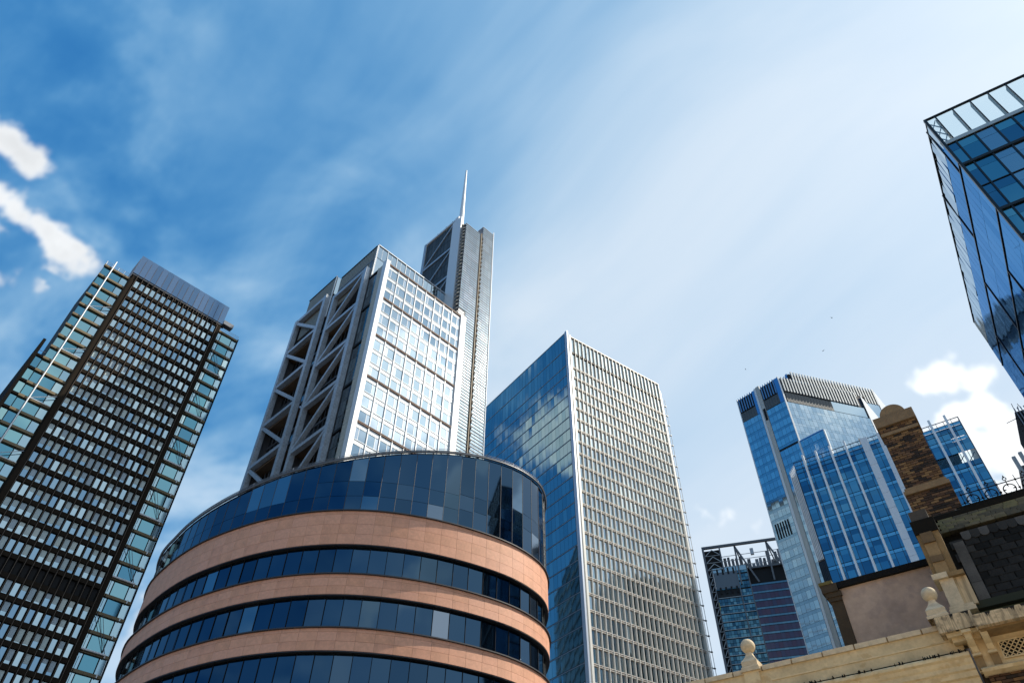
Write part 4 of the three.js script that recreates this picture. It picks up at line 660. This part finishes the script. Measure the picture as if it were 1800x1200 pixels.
{
  const t = thing('stucco_terrace', 'cream stucco parapet and cornice with ball finials along the bottom right', 'building', HO, HA);
  bx(t, 'house_wall', stucco, -9, 0.42, 0, 7.95, -7, -0.02); bx(t, 'parapet', stucco, -9, 0.40, 7.95, 9.31, -0.35, 0);
  profile(t, 'cornice', stucco, [[-0.02, 8.70], [0.24, 8.66], [0.27, 8.62], [0.27, 8.56], [0.22, 8.52], [0.20, 8.44], [0.17, 8.40], [0.17, 8.30], [0.13, 8.27], [0.115, 8.16], [0.06, 8.13], [0.05, 7.9], [-0.02, 7.9]], -9, 0.46);
  profile(t, 'dirt_line', soot, [[0.0, 8.695], [0.20, 8.672], [0.20, 8.70], [0.0, 8.72]], -9, 0.46);
  for (let i = 0; i < 46; i++) { const x = rr(-5.6, 0.4); bx(t, 'dirt_spot', soot, x, x + rr(0.008, 0.03), 8.655 - rr(0, 0.02), 8.70 + rr(0.0, 0.03), 0.1, 0.272 + rr(0, 0.003)); }
  profile(t, 'parapet_fillet', stucco, [[0.0, 9.06], [0.02, 9.05], [0.02, 9.02], [0, 9.01]], -4.2, 0.36);
  for (let i = 0; i < 11; i++) { const x = -0.36 - i * 0.81; bx(t, 'coping_stone', stoneC, x - 0.775, x, 9.31, 9.43 + jit(0.006), -0.4, 0.055 + jit(0.004)); bx(t, 'coping_joint', stoneBrown, x + 0.003, x + 0.032, 9.315, 9.415, -0.38, 0.045); }
  bx(t, 'coping_stone', stoneC, -0.325, 0.1, 9.31, 9.43, -0.4, 0.05);
  bx(t, 'pedestal', stucco, -4.9, -4.48, 8.72, 9.34, -0.36, 0.075); bx(t, 'pedestal_cap', stoneC, -4.96, -4.42, 9.34, 9.40, -0.45, 0.13);
  finial(t, -4.69, 9.40, -0.16, 0.195); 
}
{
  const t = thing('mansard_house', 'old house with slate mansard roof, stained cornice and brick chimney at lower right', 'house', HO, HA);
  const slateM = [[0.030, 0.029, 0.0275], [0.042, 0.040, 0.038], [0.021, 0.0205, 0.0195], [0.066, 0.063, 0.059], [0.10, 0.095, 0.088]].map(c => matte(c, { map: mottle, bumpMap: bumpGrain, bumpScale: 0.006 })), lead = matte([0.15, 0.14, 0.13], { map: mottle });
  const brickM = [[0.17, 0.09, 0.042], [0.12, 0.062, 0.034], [0.23, 0.125, 0.052], [0.07, 0.042, 0.028], [0.29, 0.17, 0.075], [0.035, 0.024, 0.018], [0.19, 0.105, 0.056]].map((c, i) => { const m = stoneGrain.clone(); m.offset.set(i * 0.31, i * 0.17); m.needsUpdate = true; return std(c, 0.9, 0, { map: m, bumpMap: bumpGrain, bumpScale: 0.006 }); }), mortar = matte([0.045, 0.034, 0.025]), capStone = std([0.34, 0.225, 0.12], 0.85, 0, { map: stoneGrain, bumpMap: bumpGrain, bumpScale: 0.004 });
  // walls and cornice
  const wallBrick = (x0, x1, y0, y1, zf, list, group) => { let row = 0; for (let y = y0; y + 0.06 < y1; y += 0.075, row++) { let x = x0 - (row % 2 ? 0.11 : 0); while (x < x1 - 0.02) { const a = Math.max(x0, x), b = Math.min(x1, x + 0.215); if (b - a > 0.03) { const h = 0.065 + jit(0.004), g = BG(Math.round((b - a) * 100) / 100 - 0.008, 0.060, 0.1), k = rnd(); list.push({ w: b - a, h, d: 0.1, g, p: [(a + b) / 2, y + 0.035 + jit(0.002), zf - 0.05 + jit(0.012)], r: [jit(0.02), jit(0.03), jit(0.012)], m: k < 0.02 ? brickM[5] : pick(brickM) }); } x += 0.225; } } };
  bx(t, 'house_wall', mortar, 0.5, 9, 0, 8.9, -7, -0.03); bx(t, 'attic_wall', soot, 0.95, 9, 8.9, 12.3, -7, -1.6);
  { const w = bx(t, 'brick_wall', mortar, 0.62, 3.2, 6.5, 8.12, -0.02, 0.02), l = []; wallBrick(0.62, 2.2, 7.3, 8.12, 0.08, l); w.updateMatrixWorld(true); l.forEach(s => { s.p = [s.p[0] - w.position.x, s.p[1] - w.position.y, s.p[2] - w.position.z]; }); pieces(w, 'brick', l, 300); }
  bx(t, 'frieze', stucco, 0.5, 9, 8.2, 8.95, -0.05, 0.10); profile(t, 'string_course', stucco, [[0, 8.26], [0.22, 8.25], [0.30, 8.20], [0.27, 8.14], [0.15, 8.10], [0, 8.10]], 0.56, 9);
  { const f = bx(t, 'cornice_fascia', stained(2.3, 0.28, 0.13), 0.86, 9, 8.94, 9.22, -0.3, 0.72); const s = mesh(f, 'soffit', BG(8.1, 0.05, 0.9), stoneBrown); s.position.set(0, -0.165, -0.1); const g = mesh(f, 'moss', BG(8.0, 0.05, 0.3), std([0.035, 0.04, 0.012], 1)); g.position.set(0, 0.165, 0.28); }
  { const b = bx(t, 'corner_block', stained(1.55, 0.38, 0.02), 0.05, 0.86, 9.07, 9.45, -0.3, 0.46); const s = mesh(b, 'block_moulding', BG(0.68, 0.09, 0.66), stucco); s.position.set(0.05, -0.235, -0.05); const u = mesh(b, 'block_moulding', BG(0.6, 0.1, 0.52), stucco); u.position.set(0.08, -0.33, -0.08); }
  // scrolled console brackets
  const scroll = new THREE.Shape(); scroll.moveTo(0, 0); scroll.bezierCurveTo(0.06, 0.02, 0.10, 0.08, 0.16, 0.16); scroll.bezierCurveTo(0.30, 0.20, 0.40, 0.26, 0.40, 0.38); scroll.lineTo(0, 0.38); scroll.closePath();
  const sg = new THREE.ExtrudeGeometry(scroll, { depth: 0.12, bevelEnabled: true, bevelSize: 0.015, bevelThickness: 0.015, bevelSegments: 2, curveSegments: 10 }); sg.rotateY(-Math.PI / 2); sg.translate(0.06, 0, 0);
  for (const x of [0.60, 0.93, 1.95, 2.3]) { const o = mesh(t, 'console_bracket', sg, stucco); o.position.set(x, 8.56, 0.1); const c = mesh(o, 'bracket_cap', BG(0.2, 0.06, 0.5), stucco); c.position.set(0, 0.41, 0.23); const p = mesh(o, 'bracket_plinth', BG(0.17, 0.32, 0.06), stoneBrown); p.position.set(0, -0.17, 0.03); const f = mesh(o, 'bracket_foot', BG(0.19, 0.05, 0.16), stucco); f.position.set(0, -0.01, 0.06); }
  // diamond lattice vent
  { const v = bx(t, 'lattice_vent', soot, 1.12, 1.86, 8.40, 8.74, 0.101, 0.112); for (let i = -3; i < 7; i++) for (const s of [-1, 1]) { const cx = -0.37 + i * 0.115 + 0.17, a = V(cx - 0.17, -0.17 * s, 0.018), b = V(cx + 0.17, 0.17 * s, 0.018); const cl = q => { return q; }; if (a.x < -0.37) { const k = (-0.37 - a.x) / (b.x - a.x); if (k > 0.95) continue; a.lerp(b, k); } if (b.x > 0.37) { const k = (b.x - 0.37) / (b.x - a.x); if (k > 0.95) continue; b.lerp(a, k); } bar(v, 'lattice_bar', stucco, a, b, 0.02, 0.016); } for (const [a, b, c, d] of [[-0.40, 0.40, 0.17, 0.2], [-0.40, 0.40, -0.2, -0.17], [-0.40, -0.37, -0.17, 0.17], [0.37, 0.40, -0.17, 0.17]]) { const o = mesh(v, 'vent_frame', BG(b - a, d - c, 0.05), stucco); o.position.set((a + b) / 2, (c + d) / 2, 0.015); } }
  finial(t, 0.16, 9.45, 0.2, 0.18);
  // dormer pier: white pedestal with scrolled brown pier above
  bx(t, 'pier_base', stoneC, 0.42, 1.02, 9.70, 9.80, -0.95, -0.16); bx(t, 'pier_base', stoneC, 0.44, 0.99, 9.80, 9.88, -0.93, -0.2); bx(t, 'pier', stoneC, 0.48, 0.80, 9.88, 10.60, -0.9, -0.26);
  { const o = bx(t, 'pier_flank', stained(2.6, 1.5, 0.31), 0.802, 1.10, 9.88, 10.62, -0.9, -0.34); }
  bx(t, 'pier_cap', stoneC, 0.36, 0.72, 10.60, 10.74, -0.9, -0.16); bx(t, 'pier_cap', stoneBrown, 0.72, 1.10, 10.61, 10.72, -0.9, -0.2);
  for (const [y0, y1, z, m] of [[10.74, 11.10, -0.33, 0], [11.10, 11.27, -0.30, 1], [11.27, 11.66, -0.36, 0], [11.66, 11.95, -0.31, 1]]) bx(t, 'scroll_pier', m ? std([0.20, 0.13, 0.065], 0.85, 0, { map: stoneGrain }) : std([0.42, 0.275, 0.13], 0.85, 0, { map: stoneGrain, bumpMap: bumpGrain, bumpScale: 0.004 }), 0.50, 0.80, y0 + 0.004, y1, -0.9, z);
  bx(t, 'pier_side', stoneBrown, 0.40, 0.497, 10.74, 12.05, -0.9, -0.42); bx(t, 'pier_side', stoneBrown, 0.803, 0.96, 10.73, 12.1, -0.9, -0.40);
  bx(t, 'pier_block', soot, 0.38, 0.98, 11.97, 12.36, -2.0, -0.36); bx(t, 'pier_block', std([0.10, 0.085, 0.07], 0.9, 0, { map: stoneGrain }), 0.43, 0.88, 12.37, 12.71, -1.6, -0.5);
  // slate mansard slope
  const rg = new THREE.Group(); rg.name = 'mansard_roof'; rg.position.set(1.1, 9.95, -0.6); const th = Math.atan2(0.72, 2.1); rg.rotation.x = -th; t.add(rg); rg.updateMatrixWorld(true);
  { const base = mesh(rg, 'roof_boards', BG(8, 2.25, 0.06), soot); base.position.set(4, 1.1, -0.06);
    const l = []; for (let r = 0; r < 9; r++) for (let i = 0; i < 14; i++) { const x = -0.05 + i * 0.36 + (r % 2) * 0.18, k = rnd(); l.push({ w: 0.335, h: 0.3, d: 0.026, p: [x + 0.18, 0.12 + r * 0.235, 0.012 + jit(0.004)], r: [-0.06 + jit(0.015), jit(0.015), jit(0.014)], m: k < 0.62 ? slateM[pick([0, 2, 0, 1])] : k < 0.85 ? slateM[1] : k < 0.95 ? slateM[3] : slateM[4] }); }
    pieces(rg, 'slate', l, 300);
    const scal = new THREE.Shape(); scal.moveTo(-0.11, 0.2); scal.lineTo(-0.11, 0); scal.absarc(0, 0, 0.11, Math.PI, 2 * Math.PI, false); scal.lineTo(0.11, 0.2); scal.closePath(); const cg = new THREE.ExtrudeGeometry(scal, { depth: 0.016, bevelEnabled: false, curveSegments: 8 });
    for (let i = 0; i < 20; i++) { const o = mesh(rg, 'scalloped_slate', cg, pick([lead, slateM[3], slateM[4], slateM[1]])); o.position.set(0.42 + i * 0.225, 2.16, 0.03 + jit(0.004)); }
    for (const [y0, y1] of [[0.0, 0.62], [0.62, 2.05]]) { const o = mesh(rg, 'lead_verge', BG(0.26, y1 - y0 - 0.01, 0.05), lead); o.position.set(0.16, (y0 + y1) / 2, 0.03); }
    const fl = mesh(rg, 'lead_verge', BG(0.4, 2.15, 0.04), soot); fl.position.set(-0.18, 1.08, -0.03); }
  bx(t, 'gutter', std([0.03, 0.034, 0.02], 0.95), 1.0, 9, 9.78, 9.96, -0.7, -0.42);
  // courses of thin stone tiles above the slates, lead ledge, iron cresting
  const tileM = [[0.15, 0.14, 0.085], [0.18, 0.165, 0.11], [0.105, 0.10, 0.075], [0.20, 0.19, 0.10]].map(c => std(c, 0.85, 0, { map: stoneGrain, bumpMap: bumpGrain, bumpScale: 0.004 }));
  for (let r = 0; r < 6; r++) for (let x = 0.86 + (r % 2) * 0.16; x < 4.6;) { const w = rr(0.26, 0.42); bx(t, 'ledge_tile', pick(tileM), x + 0.006, x + w - 0.006, 12.345 + r * 0.075, 12.415 + r * 0.075, -1.75, -1.40 - r * 0.022 + jit(0.004)); x += w; }
  bx(t, 'lead_ledge', soot, 0.8, 9, 12.80, 12.93, -3.6, -1.5); bx(t, 'lead_ledge', soot, 1.62, 9, 12.93, 13.12, -3.6, -1.72); bx(t, 'ledge_back', soot, 0.85, 9, 12.2, 12.79, -3, -1.76);
  const iron = matte([0.010, 0.010, 0.011]), CZ2 = -1.98;
  { const c = new THREE.Group(); c.name = 'iron_cresting'; c.position.set(0, 13.12, CZ2); t.add(c);
    rod(c, 'top_rail', iron, V(1.86, 0.47, 0), V(5.5, 0.47, 0), 0.014, 0.014, 6);
    const ringG = new THREE.TorusGeometry(0.155, 0.016, 6, 24), smallG = new THREE.TorusGeometry(0.045, 0.013, 6, 12), coneG = new THREE.ConeGeometry(0.03, 0.09, 6), knob = new THREE.SphereGeometry(0.032, 8, 6);
    for (let i = 0; i < 8; i++) {
      const x = 1.88 + i * 0.475; rod(c, 'post', iron, V(x, 0, 0), V(x, 0.62, 0), 0.012, 0.008, 5); const k1 = mesh(c, 'knob', knob, iron); k1.position.set(x, 0.47, 0); const k2 = mesh(c, 'knob', knob, iron); k2.position.set(x, 0.21, 0);
      const cx = x + 0.2375, r = mesh(c, 'ring', ringG, iron); r.position.set(cx, 0.235, 0);
      const s = mesh(c, 'crown_ring', smallG, iron); s.position.set(cx, 0.57, 0); const p = mesh(c, 'spear', coneG, iron); p.position.set(cx, 0.66, 0);
      for (const [dx, dy, rz] of [[0, 0.11, Math.PI], [0, -0.11, 0], [0.11, 0, Math.PI / 2], [-0.11, 0, -Math.PI / 2]]) { const q = mesh(c, 'leaf', coneG, iron); q.position.set(cx + dx, 0.235 + dy, 0); q.rotation.z = rz; }
      rod(c, 'stem', iron, V(cx, 0.39, 0), V(cx, 0.53, 0), 0.013, 0.013, 5); rod(c, 'stem', iron, V(cx, 0, 0), V(cx, 0.08, 0), 0.013, 0.013, 5);
    } }
  // chimney
  { const c = new THREE.Group(); c.name = 'chimney'; t.add(c); const z = -2.0;
    bx(c, 'chimney_core', mortar, 0.53, 1.76, 12.0, 14.05, z - 1.0, z - 0.02); bx(c, 'chimney_core', mortar, 0.60, 1.70, 14.2, 16.62, z - 0.95, z - 0.05);
    const l = []; wallBrick(0.51, 1.785, 13.07, 14.06, z, l); wallBrick(0.59, 1.715, 14.29, 16.25, z - 0.03, l); wallBrick(0.59, 1.72, 16.37, 16.60, z - 0.03, l); pieces(c, 'brick', l, 300);
    for (const [a, b] of [[14.06, 14.18], [14.18, 14.285]]) bx(c, 'stone_ledge', capStone, a < 14.1 ? 0.50 : 0.55, a < 14.1 ? 1.79 : 1.745, a, b, z - 1.0, a < 14.1 ? z + 0.06 : z + 0.02);
    bx(c, 'stone_band', capStone, 0.585, 1.725, 16.26, 16.365, z - 0.95, z + 0.02);
    bx(c, 'stone_cap', std([0.30, 0.20, 0.11], 0.85, 0, { map: stoneGrain, bumpMap: bumpGrain, bumpScale: 0.005 }), 0.54, 1.77, 16.61, 16.99, z - 1.0, z + 0.05);
    const sh = new THREE.Shape(); sh.absarc(0, 0, 0.375, 0, Math.PI, false); sh.closePath(); const g = new THREE.ExtrudeGeometry(sh, { depth: 0.6, bevelEnabled: true, bevelSize: 0.012, bevelThickness: 0.012, bevelSegments: 2, curveSegments: 24 }); const o = mesh(c, 'rounded_top', g, capStone); o.position.set(1.17, 16.99, z - 0.62); }
  // curled lead pipe end at the chimney foot
  rod(t, 'lead_pipe', lead, V(1.62, 13.0, -1.75), V(1.84, 12.85, -1.7), 0.035); rod(t, 'lead_pipe', lead, V(1.55, 13.06, -1.75), V(1.63, 13.0, -1.75), 0.045);
  bx(t, 'roof_upstand', std([0.05, 0.04, 0.03], 0.9), 0.5, 1.7, 12.6, 13.06, -2.1, -1.72);
}
{
  const t = thing('rendered_wall', 'pink rendered gable wall with black coping behind the cream parapet', 'wall', HO, HA);
  const pinkTex = noiseTex(512, 3.3, (u, v, c) => { const n = 0.91 + 0.20 * (pn(u, v, 5, 4, 6) - 0.5) + 0.10 * (pn(u, v, 26, 17, 4) - 0.5) + 0.03 * (rnd() - 0.5); const k = 0.6 * sst(0.5, 0.66, pn(u, v, 9, 33, 5)); c[0] = n * (1 - 0.10 * k); c[1] = n * (0.985 - 0.09 * k); c[2] = n * (0.98 - 0.06 * k); });
  const pink = std([0.63, 0.47, 0.36], 0.9, 0, { map: pinkTex, bumpMap: bumpGrain, bumpScale: 0.004 });
  bx(t, 'wall_face', pink, -2.18, 0.5, 0, 11.86, -5.5, -2.0);
  bx(t, 'coping', matte([0.014, 0.0135, 0.013], { bumpMap: bumpGrain, bumpScale: 0.01 }), -2.42, 0.6, 11.84, 12.02, -5.6, -1.9);
  const pier = std([0.085, 0.058, 0.032], 0.9, 0, { map: stoneGrain, bumpMap: bumpGrain, bumpScale: 0.006 });
  bx(t, 'end_pier', pier, -2.52, -2.19, 0, 11.7, -5.4, -1.97); bx(t, 'corbel', pier, -2.60, -2.14, 11.62, 11.76, -5.4, -1.9); bx(t, 'corbel', pier, -2.66, -2.2, 11.76, 12.0, -5.4, -1.86); bx(t, 'corbel_cap', std([0.22, 0.17, 0.05], 0.9, 0, { map: stoneGrain }), -2.69, -2.3, 12.0, 12.09, -5.4, -1.84);
  bx(t, 'corbel', pier, -2.55, -2.18, 11.5, 11.62, -5.4, -1.93);
}

// ------------------------------------------------------------------ sunlit stone terrace across the street, behind the viewer
{
  const t = thing('stone_terrace', 'pale stone terrace across the street behind the viewer', 'building', HO, HA);
  const st = std([0.78, 0.64, 0.46], 0.85, 0, { map: stuccoTex });
  bx(t, 'terrace_wall', st, -34, 22, 0, 21, 36, 44); bx(t, 'terrace_cornice', st, -34.2, 22.2, 19.4, 20, 35.5, 36);
  for (let i = 0; i < 16; i++) for (let k = 0; k < 5; k++) { const w = bx(t, 'terrace_window', coat([0.2, 0.24, 0.27], 0.06), -32 + i * 3.4, -30.6 + i * 3.4, 1.6 + k * 3.6, 3.7 + k * 3.6, 35.9, 36.02); const s = mesh(w, 'sill', BG(1.7, 0.14, 0.3), st); s.position.set(0, -1.12, -0.1); }
}

// ------------------------------------------------------------------ three birds high over the street
{
  const bm = matte([0.02, 0.02, 0.022]), wing = (() => { const g = new THREE.BufferGeometry(); g.setAttribute('position', new THREE.Float32BufferAttribute([0, 0, -0.07, 0.34, 0.09, -0.02, 0.62, 0.02, 0.06, 0.3, 0.05, 0.10, 0, -0.015, 0.09], 3)); g.setIndex([0, 3, 1, 1, 3, 2, 0, 4, 3]); g.computeVertexNormals(); return g; })();
  const wm = bm.clone(); wm.side = THREE.DoubleSide;
  [[33.5, 42.8, 70, 0.5, 'single dark bird, highest of three, right of the middle of the sky'], [31.6, 40.8, 74, 2.1, 'single dark bird just below the highest one, in the sky above the tall blue tower'], [24.2, 41.2, 78, 1.1, 'single dark bird left of the other two above the tall blue tower']].forEach(([az, el, d, turn, label]) => {
    const a = dirOf(az, el), k = d * 1.6 / Math.hypot(a[0], a[2]);
    const b = thing('flying_bird', label, 'bird', [a[0] * k, 1.6 + a[1] * k, a[2] * k], 90, 'birds over the street'); b.rotation.y = turn; b.scale.setScalar(0.6);
    const body = new THREE.SphereGeometry(0.5, 10, 8); body.scale(0.12, 0.11, 0.42); mesh(b, 'body', body, bm);
    mesh(b, 'wing', wing, wm); const l = mesh(b, 'wing', wing, wm); l.scale.x = -1; const tail = new THREE.ConeGeometry(0.08, 0.2, 5); tail.rotateX(Math.PI / 2); const tt = mesh(b, 'tail', tail, bm); tt.position.z = 0.26;
  });
}
renderer.render(scene, camera);
